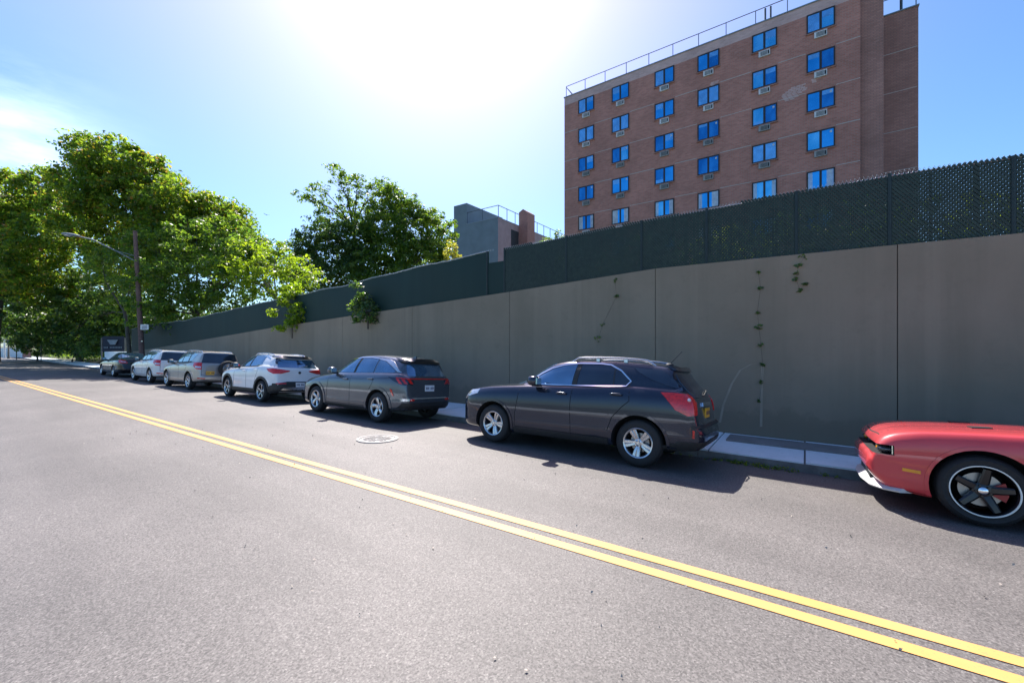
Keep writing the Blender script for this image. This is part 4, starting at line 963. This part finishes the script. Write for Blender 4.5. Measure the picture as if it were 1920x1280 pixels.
# ------------------------------------------------------------------ vegetation
def leafmat(key, stops, trans=.45, tcol=None):
    m, nt, b = newmat('foliage ' + key); ge = nt.nodes.new('ShaderNodeNewGeometry'); v = coords(nt)
    col = ramp(nt, ge.outputs['Random Per Island'], stops)
    col = mixc(nt, 1.0, col, ramp(nt, noise(nt, v, .45, 3), [(.3, (.68, .75, .85)), (.7, (1.25, 1.15, .9))]), 'MULTIPLY')
    nt.links.new(col, b.inputs['Base Color']); b.inputs['Roughness'].default_value = .42; b.inputs['Specular IOR Level'].default_value = .55
    tr = nt.nodes.new('ShaderNodeBsdfTranslucent'); tc = mixc(nt, 1.0, col, tcol or (1.8, 1.95, .85), 'MULTIPLY'); nt.links.new(tc, tr.inputs['Color'])
    mx = nt.nodes.new('ShaderNodeMixShader'); mx.inputs[0].default_value = trans
    nt.links.new(b.outputs[0], mx.inputs[1]); nt.links.new(tr.outputs[0], mx.inputs[2]); nt.links.new(mx.outputs[0], nt.nodes['Material Output'].inputs[0]); M[key] = m
leafmat('maple', [(0, (.07, .135, .026)), (.5, (.135, .21, .032)), (.86, (.25, .30, .04)), (.94, (.26, .20, .03)), (1, (.34, .16, .07))], .62)
leafmat('dark', [(0, (.045, .10, .036)), (.6, (.085, .15, .045)), (1, (.16, .22, .045))])
leafmat('lime', [(0, (.12, .19, .018)), (.6, (.21, .29, .025)), (1, (.30, .36, .035))], .6)
leafmat('oak', [(0, (.06, .13, .03)), (.6, (.125, .195, .036)), (1, (.21, .27, .04))], .58)
leafmat('gold', [(0, (.22, .22, .04)), (1, (.42, .38, .09))], .5)
M['bark'] = simple('bark', (.095, .08, .065), .9, 0, .35, 9, bmp=.5)
M['barkgrey'] = simple('grey bark', (.20, .185, .16), .9, 0, .3, 9, bmp=.5)
def leaves(name, clumps, mat, parent, size, per, seed=1):
    g = np.random.default_rng(seed); n = len(clumps)*per
    c = np.repeat(np.array([k[:3] for k in clumps]), per, 0); r = np.repeat(np.array([k[3] for k in clumps]), per)[:, None]
    d = g.normal(size=(n, 3)); d /= np.linalg.norm(d, axis=1)[:, None]
    p = c + d*r*(g.random((n, 1))**.45)*np.array([1, 1, .62])
    nrm = g.normal(size=(n, 3))*.75 + np.array([0, 0, .75]) + d*.5; nrm /= np.linalg.norm(nrm, axis=1)[:, None]
    a = np.cross(nrm, g.normal(size=(n, 3))); a /= np.linalg.norm(a, axis=1)[:, None]; b = np.cross(nrm, a)
    s = size*(.55+.9*g.random((n, 1)))
    V = np.empty((n, 4, 3)); V[:, 0] = p-a*s*.5; V[:, 1] = p+b*s*.36+nrm*s*.08; V[:, 2] = p+a*s*.6-nrm*s*.05; V[:, 3] = p-b*s*.36+nrm*s*.08
    me = bpy.data.meshes.new(name); me.vertices.add(n*4); me.vertices.foreach_set('co', V.ravel()); me.loops.add(n*4); me.polygons.add(n)
    me.loops.foreach_set('vertex_index', np.arange(n*4)); me.polygons.foreach_set('loop_start', np.arange(n)*4); me.polygons.foreach_set('loop_total', np.full(n, 4))
    me.update(); me.validate(); me.materials.append(mat)
    o = bpy.data.objects.new(name, me); C.objects.link(o); o.parent = parent; return o
def tree(label, base, blobs, mat, size=.26, dens=2.6, per=26, cl=.62, trunk=.28, bark='bark', seed=1, cat='tree', group=None, name='tree', limbs=True, shell=.5):
    """blobs: world-space (x,y,z,r)"""
    rnd = random.Random(seed); t = empty(name, base, label, cat, group); bx, by, bz = base
    cls = []
    for (x, y, z, r) in blobs:
        k = max(3, int(dens*r*r*4)); shell_ = shell
        for _ in range(k):
            u = rnd.uniform(-1, 1); th = rnd.uniform(0, 6.283); q = math.sqrt(1-u*u); rr = r*(shell+(1-shell)*rnd.random()**.6)*rnd.uniform(.85, 1.12)
            cls.append((x-bx+rr*q*math.cos(th), y-by+rr*q*math.sin(th), z-bz+rr*u*.85, cl*rnd.uniform(.55, 1.2)))
    leaves('crown', cls, mat, t, size, per, seed)
    mb = MB(); cx = sum(b[0] for b in blobs)/len(blobs)-bx; cy = sum(b[1] for b in blobs)/len(blobs)-by; zl = min(b[2]-b[3] for b in blobs)-bz; zt = max(b[2] for b in blobs)-bz
    fork = Vector((cx*.35, cy*.35, max(.4, lerp(zl, zt, .22))))
    P = [Vector((0, 0, -.3)), Vector((cx*.04, cy*.04, fork.z*.35)), Vector((cx*.22, cy*.2, fork.z*.75)), fork]
    mb.tube(P, [trunk*1.25, trunk, trunk*.85, trunk*.7], 10)
    if limbs:
        for (x, y, z, r) in blobs:
            e = Vector((x-bx, y-by, z-bz)); L = (e-fork).length; mid = fork.lerp(e, .5)+Vector((rnd.uniform(-.08, .08)*L, rnd.uniform(-.08, .08)*L, .06*L))
            mb.tube([fork-Vector((0, 0, .1)), mid, e], [trunk*.42, trunk*.25, trunk*.09], 6)
            for _ in range(int(4+r*2)):
                u = Vector((rnd.gauss(0, 1), rnd.gauss(0, 1), rnd.gauss(.3, .8))).normalized()*r*.9
                st = mid.lerp(e, rnd.uniform(.3, 1)); mb.tube([st, st+u*.5+Vector((0, 0, .1)), e+u], [trunk*.10, trunk*.06, trunk*.02], 4, cap=False)
    mb.build('trunk', M[bark], t, 60); return t
def B(*l): return [(*at(px, py, Z), r) for px, py, Z, r in l]
G = 'trees at the bend of the road'
w = lambda px, Z, z=0: (lambda p: (p.x, p.y, z))(at(px, 645, Z))
tree('tall spreading maple with yellow-green and rusty foliage, highest crown on the left', w(300, 38), B((165, 285, 38, 1.9), (215, 305, 37, 2.5), (275, 335, 37, 2.5), (150, 345, 38, 2.4), (335, 385, 36, 2.7), (395, 400, 36, 2.1), (440, 402, 36, 1.2), (230, 385, 38, 3.6), (320, 450, 37, 3.2), (175, 430, 39, 3.0), (400, 455, 36, 2.6), (250, 490, 39, 3.2), (300, 400, 37, 2.6), (360, 430, 36, 2.4), (440, 430, 35, 1.8), (210, 345, 37, 2.6)), M['maple'], .25, 4.0, 42, .78, .42, seed=2, group=G)
tree('broad maple with rusty seed clusters at the left edge of the photo', w(-12, 44), B((15, 365, 42, 2.8), (75, 355, 42, 2.4), (120, 385, 41, 2.0), (-40, 390, 43, 3.6), (30, 430, 42, 3.6), (95, 450, 41, 3.0), (0, 500, 43, 3.8), (-60, 470, 44, 4.5), (75, 520, 42, 3.2)), M['maple'], .26, 3.8, 42, .82, .4, seed=3, group=G)
tree('dark full understorey tree below the tall maple, reaching down to the pavement', w(150, 47), B((30, 575, 46, 3.4), (105, 560, 45, 3.4), (170, 550, 44, 3.4), (150, 610, 46, 2.6), (95, 620, 46, 2.4), (205, 585, 44, 2.8), (35, 625, 47, 1.4), (215, 520, 43, 3.0)), M['dark'], .30, 2.6, 30, .75, .3, seed=4, group=G)
tree('dark low bush on the verge at the left edge, right of the white wall', w(70, 50), B((58, 640, 50, 1.6), (80, 650, 50, 1.3), (98, 640, 49, 1.7)), M['dark'], .24, 3.4, 30, .6, .08, seed=41, cat='bush', name='bush')
tree('dark low bush on the verge between the thin dark post and the notice board', w(135, 44), B((118, 645, 46, 1.6), (140, 650, 44, 1.3), (160, 640, 43, 1.8), (178, 648, 42, 1.4)), M['dark'], .22, 3.6, 30, .55, .08, seed=42, cat='bush', name='bush')
tree('tall dark thicket tree behind the notice board', w(205, 48), B((60, 600, 54, 3.2), (120, 595, 53, 3.4), (180, 600, 51, 3.2), (225, 610, 48, 2.6), (255, 590, 46, 2.6), (90, 630, 52, 2.4), (150, 630, 51, 2.4), (200, 635, 49, 2.0), (240, 635, 46, 1.8)), M['dark'], .34, 2.2, 30, .85, .2, seed=43, group=G)
tree('slim grey-barked tree leaning just left of the utility pole', w(243, 33.5), B((222, 500, 33.5, 1.9), (205, 540, 34, 1.6), (235, 460, 34, 1.8), (190, 490, 34, 1.6), (250, 545, 33, 1.2), (200, 590, 34, 1.3)), M['oak'], .22, 1.5, 20, .6, .15, 'bark', seed=5, group=G)
tree('rounded dark green tree behind the low end of the screened fence', w(360, 31, 2), B((300, 545, 31, 2.5), (355, 520, 31, 2.7), (415, 530, 30, 2.5), (300, 480, 33, 2.6), (480, 470, 30, 1.6), (500, 490, 30, 1.5), (375, 465, 32, 2.7), (440, 450, 32, 2.2), (340, 580, 30, 1.7), (430, 575, 29, 1.5), (465, 500, 30, 2.2), (280, 590, 31, 1.5)), M['oak'], .20, 3.4, 34, .6, .25, seed=6, group='trees behind the screened fence')
tree('bright lime green tree just above the screened fence, right of the dark rounded tree', w(520, 27, 2.5), B((515, 490, 27, 1.6), (560, 508, 27, 1.2), (495, 530, 27, 1.5), (590, 525, 26.5, .8), (545, 545, 26, 1.2), (475, 480, 28, 1.5), (450, 520, 27, 1.4)), M['lime'], .17, 3.4, 26, .48, .15, seed=7, group='trees behind the screened fence')
tree('tall airy oak with visible branches against the sky, left of the grey block', w(672, 46, 3), B((572, 365, 46, 1.1), (598, 380, 46, 1.2), (632, 328, 46, 1.3), (650, 345, 46, 1.2), (650, 385, 46, 1.5), (690, 365, 46, 1.4), (612, 405, 46, 1.1), (715, 350, 46, 1.3), (600, 350, 46, .9), (680, 415, 46, 1.6), (725, 390, 46, 1.6), (640, 405, 46, 1.4), (670, 340, 46, 1.0), (610, 430, 46, 1.5)), M['oak'], .22, 2.6, 30, .55, .24, seed=8, group='trees behind the screened fence')
tree('dense dark green tree below the airy oak', w(610, 43, 3), B((590, 450, 43, 2.3), (570, 490, 43, 2.0), (625, 470, 43, 2.5), (600, 525, 42, 2.6), (650, 520, 43, 2.6), (560, 530, 42, 1.8), (660, 480, 44, 2.0), (560, 465, 43, 1.6), (640, 440, 43, 2.0), (680, 460, 43, 2.2), (690, 510, 42, 2.4)), M['dark'], .22, 3.4, 36, .65, .25, seed=9, group='trees behind the screened fence')
tree('wide mid green tree filling the space right of the airy oak', w(750, 43, 3.5), B((752, 380, 44, 1.7), (775, 400, 44, 1.9), (720, 430, 43, 2.6), (780, 435, 43, 2.4), (810, 430, 43, 1.5), (745, 480, 43, 3.0), (700, 500, 42, 2.6), (790, 485, 42, 2.5), (820, 465, 42, 1.6), (690, 535, 40, 1.8), (715, 395, 44, 1.7), (680, 440, 43, 2.0), (760, 520, 40, 1.8), (840, 490, 42, 1.3), (800, 405, 44, 1.2), (730, 365, 44, 1.3)), M['oak'], .22, 3.8, 38, .65, .28, seed=10, group='trees behind the screened fence')
tree('small green tree crown touching the stair tower of the grey block', w(828, 52, 3.5), B((818, 412, 52, 1.3), (835, 445, 52, 1.6), (815, 470, 52, 1.8), (848, 420, 52, .8)), M['oak'], .28, 2.6, 26, .6, .2, seed=12)
tree('golden yellow bush just above the fence beside the grey block', w(848, 39, 4), B((846, 462, 39, .65), (856, 478, 39, .6), (838, 480, 39, .7)), M['gold'], .14, 7, 26, .3, .06, seed=13, cat='bush', name='bush')
tree('tiny treetop peeping over the fence at the foot of the brick block', w(1045, 60, 3.4), B((1048, 440, 60, .8), (1030, 450, 60, 1.0), (1056, 450, 60, .8)), M['oak'], .2, 4, 26, .45, .12, seed=14)
tree('thin treetop above the fence in front of the far railing', w(1010, 62, 3.4), B((1010, 462, 62, .9), (1022, 458, 62, .6)), M['oak'], .2, 3, 22, .4, .1, seed=15)
rnd = random.Random(5)
for k in range(12):
    x = -6.6+k*1.6; h = 4.75 if x < 1.2 else 4.7; y = 11.6+rnd.uniform(-.3, .5)
    tree('leafy green shrub growing behind the hedge-like chain-link fence', (x, y, wt(x)-.1), [(x-.3, y, h-.15-.3*rnd.random(), .55), (x+.3, y+.2, h-.4*rnd.random(), .5), (x, y, 4.05, .65), (x+.7, y, 4.0, .6)], M['dark' if k % 3 else 'lime'], .12, 9, 26, .28, .04, seed=30+k, cat='shrub', group='shrubs behind the chain-link fence', name='shrub')
# saplings sprouting on the wall top in front of the screen
tree('yellow-green sapling sprouting from the wall top, left of two', (at(548, 622, 19.4)), B((548, 545, 19.4, .42), (536, 562, 19.4, .36), (512, 585, 19.2, .22), (560, 585, 19.2, .5), (550, 606, 19.2, .4), (575, 592, 19.2, .35), (525, 615, 19.1, .22)), M['lime'], .13, 34, 16, .22, .03, seed=16, cat='sapling', group='saplings on the wall top', name='sapling')
tree('darker green sapling sprouting from the wall top, right of two', (at(690, 602, 15.9)), B((668, 538, 15.9, .16), (682, 562, 15.9, .36), (692, 585, 15.8, .4), (662, 577, 15.8, .2), (670, 596, 15.8, .26), (702, 597, 15.8, .2)), M['dark'], .11, 44, 16, .2, .025, seed=17, cat='sapling', group='saplings on the wall top', name='sapling')
def vine(label, pts, base, mat='dark', size=.06):
    t = empty('vine', base, label, 'vine'); cls = [(p[0]-base[0], p[1]-base[1], p[2]-base[2], r) for p, r in pts]
    leaves('leaf_cluster', cls, M[mat], t, size, 14, len(pts)); mb = MB(); mb.tube([Vector(p)-Vector(base) for p, r in pts], .0022, 4); mb.build('stem', M['bark'], t)
def wallpt(px, py, y=9.93):
    u = (px-960)/F; Z = y/(SA+CA*u); return at(px, py, Z)
vine('leafy vine hanging over the wall top above the sidewalk, rightmost of the wall vines', [(wallpt(*p), r) for p, r in (((1508, 482), .09), ((1498, 498), .08), ((1494, 512), .07), ((1493, 524), .08), ((1500, 545), .06), ((1510, 532), .05))], wallpt(1505, 480))
vine('long thin vine with sparse leaves running down the wall behind the charcoal SUV', [(wallpt(*p), r) for p, r in (((1422, 510), .03), ((1426, 540), .05), ((1420, 586), .05), ((1423, 613), .08), ((1427, 648), .07), ((1430, 683), .05), ((1428, 716), .05), ((1424, 752), .04))], wallpt(1422, 508))
vine('short vine with a leafy tip on the wall above the charcoal SUV roof', [(wallpt(*p), r) for p, r in (((1153, 525), .09), ((1156, 555), .05), ((1130, 608), .07), ((1122, 635), .11))], wallpt(1154, 520))

# litter of leaves along the kerb
cls = [(rnd.uniform(-3, 2.4), rnd.gauss(8.05, .05), road_z(8.05)+.02, .05) for _ in range(50)]+[(rnd.gauss(-.6, .35), rnd.gauss(8.05, .05), road_z(8.05)+.03, .07) for _ in range(40)]+[(rnd.uniform(-9, -3), rnd.gauss(8.05, .04), road_z(8.05)+.015, .04) for _ in range(25)]
o = leaves('leaf_litter', cls, M['oak'], None, .035, 6, 77); tag(o, kind='stuff')
cls = [(rnd.uniform(-12, 4), rnd.uniform(1.6, 6), 0, .001) for _ in range(240)]; cls = [(x, y, road_z(y)+.012, r) for x, y, z, r in cls]
M['crumb'] = simple('pale road grit', (.42, .36, .30), .8); o = leaves('road_grit', cls, M['crumb'], None, .02, 1, 78); tag(o, kind='stuff')
# low scrub along the far verge
cls = [(rnd.uniform(-110, -50), rnd.gauss(12.5, 1.3), rnd.uniform(.1, 1.1), .5) for _ in range(420)]
o = leaves('undergrowth', cls, M['oak'], None, .16, 22, 79); tag(o, kind='stuff')
# far wood closing the view along the road
cls = []
for _ in range(1500):
    a = rnd.random(); x = lerp(-175, -95, a)+rnd.uniform(-4, 4); y = rnd.uniform(9, 60); cls.append((x, y, rnd.uniform(2.5, 9.5), 1.5))
o = leaves('far_woodland', cls, M['dark'], None, .6, 24, 80); tag(o, kind='stuff')

# ------------------------------------------------------------------ street furniture
M['steelgrey'] = simple('dull steel', (.22, .26, .30), .6, .2, .1)
def util_pole():
    b = at(268, 645, 29.3); t = empty('utility_pole', (b.x, b.y, 0), 'brown wooden utility pole with a street lamp arm and small white sign', 'utility pole')
    top = at(253, 433, 29.3); T = Vector((top.x-b.x, top.y-b.y, top.z))
    mb = MB(); mb.tube([(0, 0, -.1), T*.5, T], [.17, .145, .115], 14); mb.build('post', simple('weathered pole wood', (.17, .10, .085), .85, 0, .3, 12), t, 50)
    p = T*.785; e = Vector((p.x, p.y-2.95, p.z+1.15))
    mb = MB(); mb.tube([p+Vector((0, -.1, 0)), p.lerp(e, .35)+Vector((0, 0, .10)), p.lerp(e, .75)+Vector((0, 0, .2)), e], .038, 8); mb.tube([p+Vector((0, -.1, .35)), p.lerp(e, .35)+Vector((0, 0, .13))], .02, 6)
    a = mb.build('lamp_arm', M['steelgrey'], t, 50)
    mb = MB(); ellipsoid(mb, e+Vector((0, -.28, .02)), (.14, .42, .09), 14, 8, sq=.8); l = mb.build('lamp_head', M['steelgrey'], a, 50)
    mb = MB(); ellipsoid(mb, e+Vector((0, -.38, -.05)), (.10, .2, .07), 12, 8); mb.build('lamp_lens', M['clear'], l, 50)
    q = at(271.5, 613, 29.0)-b; q.z += H
    d = Vector((.8, -.6, 0)); d = Vector((SA, CA, 0))      # sign plate faces the road user
    def plate_(w, h, z, off, mat, name, par):
        mb = MB(); c = Vector((q.x, q.y, q.z+z)) + Vector((CA, -SA, 0))*off
        a = c-d*w/2; b2 = c+d*w/2; n = Vector((CA, -SA, 0))*.008
        vs = [a+Vector((0, 0, -h/2)), b2+Vector((0, 0, -h/2)), b2+Vector((0, 0, h/2)), a+Vector((0, 0, h/2))]
        mb.add(vs+[v+n for v in vs], [(0, 1, 2, 3), (7, 6, 5, 4), (0, 4, 5, 1), (1, 5, 6, 2), (2, 6, 7, 3), (3, 7, 4, 0)]); return mb.build(name, mat, par)
    s = plate_(.56, .36, 0, .02, M['white'], 'street_sign', t)
    for i, (ww, zz) in enumerate(((.42, .09), (.36, .02), (.40, -.08))): plate_(ww, .03 if i < 2 else .05, zz, .030, M['ink'], 'lettering', s)
    q = at(266, 639.5, 29.0)-b; q.z += H; plate_(.12, .06, 0, .0, M['alloy'], 'number_tag', t)
util_pole()
def billboard():
    t = empty('notice_board', (*w(212, 39.5)[:2], 0), 'dark notice board with pale pointed top panel under the trees, behind the black sedan', 'sign')
    o = t.location
    def bx(px0, py0, px1, py1, Z, th, mat, name, par=None):
        a = at(px0, py1, Z)-o; b = at(px1, py0, Z)-o; d = Vector((b.x-a.x, b.y-a.y, 0)); n = d.cross(Vector((0, 0, 1))).normalized()*th
        vs = [Vector((a.x, a.y, a.z)), Vector((b.x, b.y, a.z)), Vector((b.x, b.y, b.z)), Vector((a.x, a.y, b.z))]
        mb = MB(); mb.add(vs+[v-n for v in vs], [(0, 1, 2, 3), (7, 6, 5, 4), (0, 4, 5, 1), (1, 5, 6, 2), (2, 6, 7, 3), (3, 7, 4, 0)]); return mb.build(name, mat, par or t)
    navy = simple('navy board', (.008, .012, .03), .6); p = bx(192, 630, 232, 660, 39.5, .08, navy, 'board')
    for k in range(12):
        if k not in (3,): bx(194.5+k*2.9, 650, 196.2+k*2.9, 652.4, 39.4, .01, M['steelgrey'], 'lettering', p)
    a = [at(x, y, 39.38)-o for x, y in ((201, 637), (221, 637), (216, 646), (207, 646))]; mb = MB(); n = Vector((0.02, -.02, 0)); mb.add(a+[v+n for v in a], [(0, 1, 2, 3), (7, 6, 5, 4), (0, 4, 5, 1), (1, 5, 6, 2), (2, 6, 7, 3), (3, 7, 4, 0)]); mb.build('emblem', M['steelgrey'], p)
    for px in (190, 234): bx(px-1, 633, px+1, 675, 39.5, .1, M['barkgrey'], 'post')
    t2 = empty('low_wall', (*w(228, 38.5)[:2], 0), 'low pale concrete wall under the dark notice board', 'wall'); o2 = t2.location
    a = at(196, 659, 38.5)-o2; b = at(262, 662, 36.5)-o2; mb = MB(); vs = [(a.x, a.y, 0), (b.x, b.y, 0), (b.x, b.y, a.z), (a.x, a.y, a.z), (a.x, a.y+.3, 0), (b.x, b.y+.3, 0), (b.x, b.y+.3, a.z), (a.x, a.y+.3, a.z)]
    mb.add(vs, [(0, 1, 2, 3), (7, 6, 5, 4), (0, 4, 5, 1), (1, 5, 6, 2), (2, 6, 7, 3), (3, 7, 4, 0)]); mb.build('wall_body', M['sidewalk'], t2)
    t3 = empty('iron_gate', (*w(255, 36)[:2], 0), 'black iron bar gate with small pale notice, left of the utility pole', 'gate'); o3 = t3.location
    a = at(238, 645, 36)-o3; b = at(274, 645, 33.5)-o3; mb = MB()
    for k in range(15): q = Vector((a.x, a.y, 0)).lerp(Vector((b.x, b.y, 0)), k/14); mb.tube([q, q+Vector((0, 0, 3.2))], .02, 5)
    mb.build('bars', M['post'], t3); mb = MB()
    for z in (.3, 1.6, 3.1): mb.tube([(a.x, a.y, z), (b.x, b.y, z)], .03, 5)
    mb.build('rail', M['post'], t3)
    c = at(249, 645, 35.3)-o3; mb = MB(); mb.box((c.x-.15, c.y-.06, 1.75), (c.x+.15, c.y-.03, 2.2)); mb.build('notice', M['platewhite'], t3)
billboard()
def far_left():
    p = at(12, 645, 62); t = empty('low_wall', (p.x, p.y, 0), 'long white low wall in sunlight at the far left end of the road', 'wall'); a = at(-60, 645, 66)-p; b = at(46, 645, 60)-p
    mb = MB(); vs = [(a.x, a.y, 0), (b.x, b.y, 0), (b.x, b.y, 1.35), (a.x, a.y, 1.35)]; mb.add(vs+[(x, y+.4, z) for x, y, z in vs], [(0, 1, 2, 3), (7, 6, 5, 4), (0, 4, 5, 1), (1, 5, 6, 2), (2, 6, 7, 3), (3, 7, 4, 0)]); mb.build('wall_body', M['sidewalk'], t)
    mb = MB(); mb.box((b.x-.1, b.y-.2, 0), (b.x+1.6, b.y+.5, 2.0)); mb.build('pier', M['brickdark'], t)
    for px, Z, h, r, lab, mat, sign in ((8.5, 57, 2.5, .11, 'white tapered lamp post base at the far left corner', M['white'], 0), (16, 56, 2.6, .10, 'brown wooden post beside the white lamp post at far left', M['barkgrey'], 0), (31, 52, 3.1, .045, 'dark leaning sign post with small pale sign at far left', M['post'], 1), (77, 46, 2.2, .04, 'thin dark post standing on the kerb below the understorey tree', M['post'], 0)):
        c = at(px, 645, Z); t = empty('street_post', (c.x, c.y, -.02), lab, 'post'); mb = MB()
        mb.tube([(0, 0, 0), (0, 0, .4), (-.05, 0, h)], [r*1.5 if r > .05 else r, r, r*.8], 10); mb.build('post', mat, t, 50)
        if sign: mb = MB(); mb.box((-.3, -.03, h-.15), (.3, .03, h+.45)); mb.build('sign_plate', M['stonetrim'], t)
far_left()
b = at(500, 403, 60); mb = MB()
mb.add([(-.22, 0, .03), (-.08, -.05, 0), (.10, -.04, -.01), (.24, 0, -.02), (.10, .04, -.01), (-.08, .05, 0), (0, 0, .06), (0, 0, -.05), (.02, -.45, .10), (.14, -.42, .09), (.02, .45, .10), (.14, .42, .09)],
       [(0, 1, 6), (1, 2, 6), (2, 3, 6), (3, 4, 6), (4, 5, 6), (5, 0, 6), (0, 7, 1), (1, 7, 2), (2, 7, 3), (3, 7, 4), (4, 7, 5), (5, 7, 0), (1, 8, 9, 2), (5, 4, 11, 10)])
o = mb.build('bird', M['trim'], fix=False); o.location = b; tag(o, 'small dark bird flying in the sky between the tree groups', 'bird')

# ------------------------------------------------------------------ light
SUN = Vector((-.62, .60, 1.02)).normalized()
EL = math.asin(SUN.z)
wd = bpy.data.worlds.new('World'); sc.world = wd; wd.use_nodes = True; nt = wd.node_tree; bg = nt.nodes['Background']
sky = nt.nodes.new('ShaderNodeTexSky'); sky.sky_type = 'NISHITA'; sky.sun_disc = False; sky.sun_elevation = EL; sky.sun_rotation = math.atan2(SUN.x, SUN.y)
sky.air_density = 1.15; sky.dust_density = .6; sky.ozone_density = 2.2
tc = nt.nodes.new('ShaderNodeTexCoord'); dot = nt.nodes.new('ShaderNodeVectorMath'); dot.operation = 'DOT_PRODUCT'; dot.inputs[1].default_value = SUN
nt.links.new(tc.outputs['Generated'], dot.inputs[0])
def mth(op, a, b=None):
    n = nt.nodes.new('ShaderNodeMath'); n.operation = op
    for i, q in enumerate((a, b)):
        if q is None: continue
        if isinstance(q, (int, float)): n.inputs[i].default_value = q
        else: nt.links.new(q, n.inputs[i])
    return n.outputs[0]
d0 = mth('MAXIMUM', dot.outputs['Value'], 0)
aur = mth('ADD', mth('MULTIPLY', mth('POWER', d0, 8), 2.6), mth('MULTIPLY', mth('POWER', d0, 90), 24))
glow = nt.nodes.new('ShaderNodeCombineColor')
for i, k in enumerate((1.5, .72, .8)): nt.links.new(mth('MULTIPLY', aur, k), glow.inputs[i])
# thin cirrus low in the west
mp = nt.nodes.new('ShaderNodeMapping'); mp.inputs['Scale'].default_value = (1.2, 1.2, 5); mp.inputs['Rotation'].default_value = (.1, .25, 0); nt.links.new(tc.outputs['Generated'], mp.inputs['Vector'])
cn = noise(nt, mp.outputs['Vector'], 2.2, 7, .62)
msk = nt.nodes.new('ShaderNodeVectorMath'); msk.operation = 'DOT_PRODUCT'; cd = at(20, 270, 100)-Vector((0, 0, H)); msk.inputs[1].default_value = cd.normalized(); nt.links.new(tc.outputs['Generated'], msk.inputs[0])
cl = mth('MULTIPLY', mth('POWER', mth('MAXIMUM', msk.outputs['Value'], 0), 220), mth('MULTIPLY', mth('MAXIMUM', mth('SUBTRACT', cn, .44), 0), 16))
clc = nt.nodes.new('ShaderNodeCombineColor')
for i in range(3): nt.links.new(cl, clc.inputs[i])
tint = mixc(nt, 1.0, sky.outputs['Color'], (.57, .79, 1.03), 'MULTIPLY')
s1 = mixc(nt, 1.0, tint, glow.outputs[0], 'ADD'); s2 = mixc(nt, 1.0, s1, clc.outputs[0], 'ADD')
nt.links.new(s2, bg.inputs['Color']); bg.inputs['Strength'].default_value = .077
ld = bpy.data.lights.new('sun', 'SUN'); ld.energy = 3.9; ld.angle = R(.53); ld.color = (1, .95, .88)
lo = bpy.data.objects.new('sun', ld); C.objects.link(lo); lo.rotation_euler = SUN.to_track_quat('Z', 'Y').to_euler()
cam = bpy.data.cameras.new('camera'); co = bpy.data.objects.new('camera', cam); C.objects.link(co); sc.camera = co
co.location = (0, 0, H); co.rotation_euler = (R(90), 0, math.atan2(CA, SA)); cam.sensor_width = 36; cam.lens = F/1920*36; cam.shift_y = 5/1920; cam.clip_end = 3000; cam.clip_start = .05
sc.render.engine = 'CYCLES'; sc.view_settings.view_transform = 'Standard'; sc.view_settings.look = 'None'; sc.view_settings.exposure = 1.36; sc.view_settings.gamma = 1
sc.render.resolution_x = 1024; sc.render.resolution_y = 682
sc.cycles.max_bounces = 8; sc.cycles.transparent_max_bounces = 8
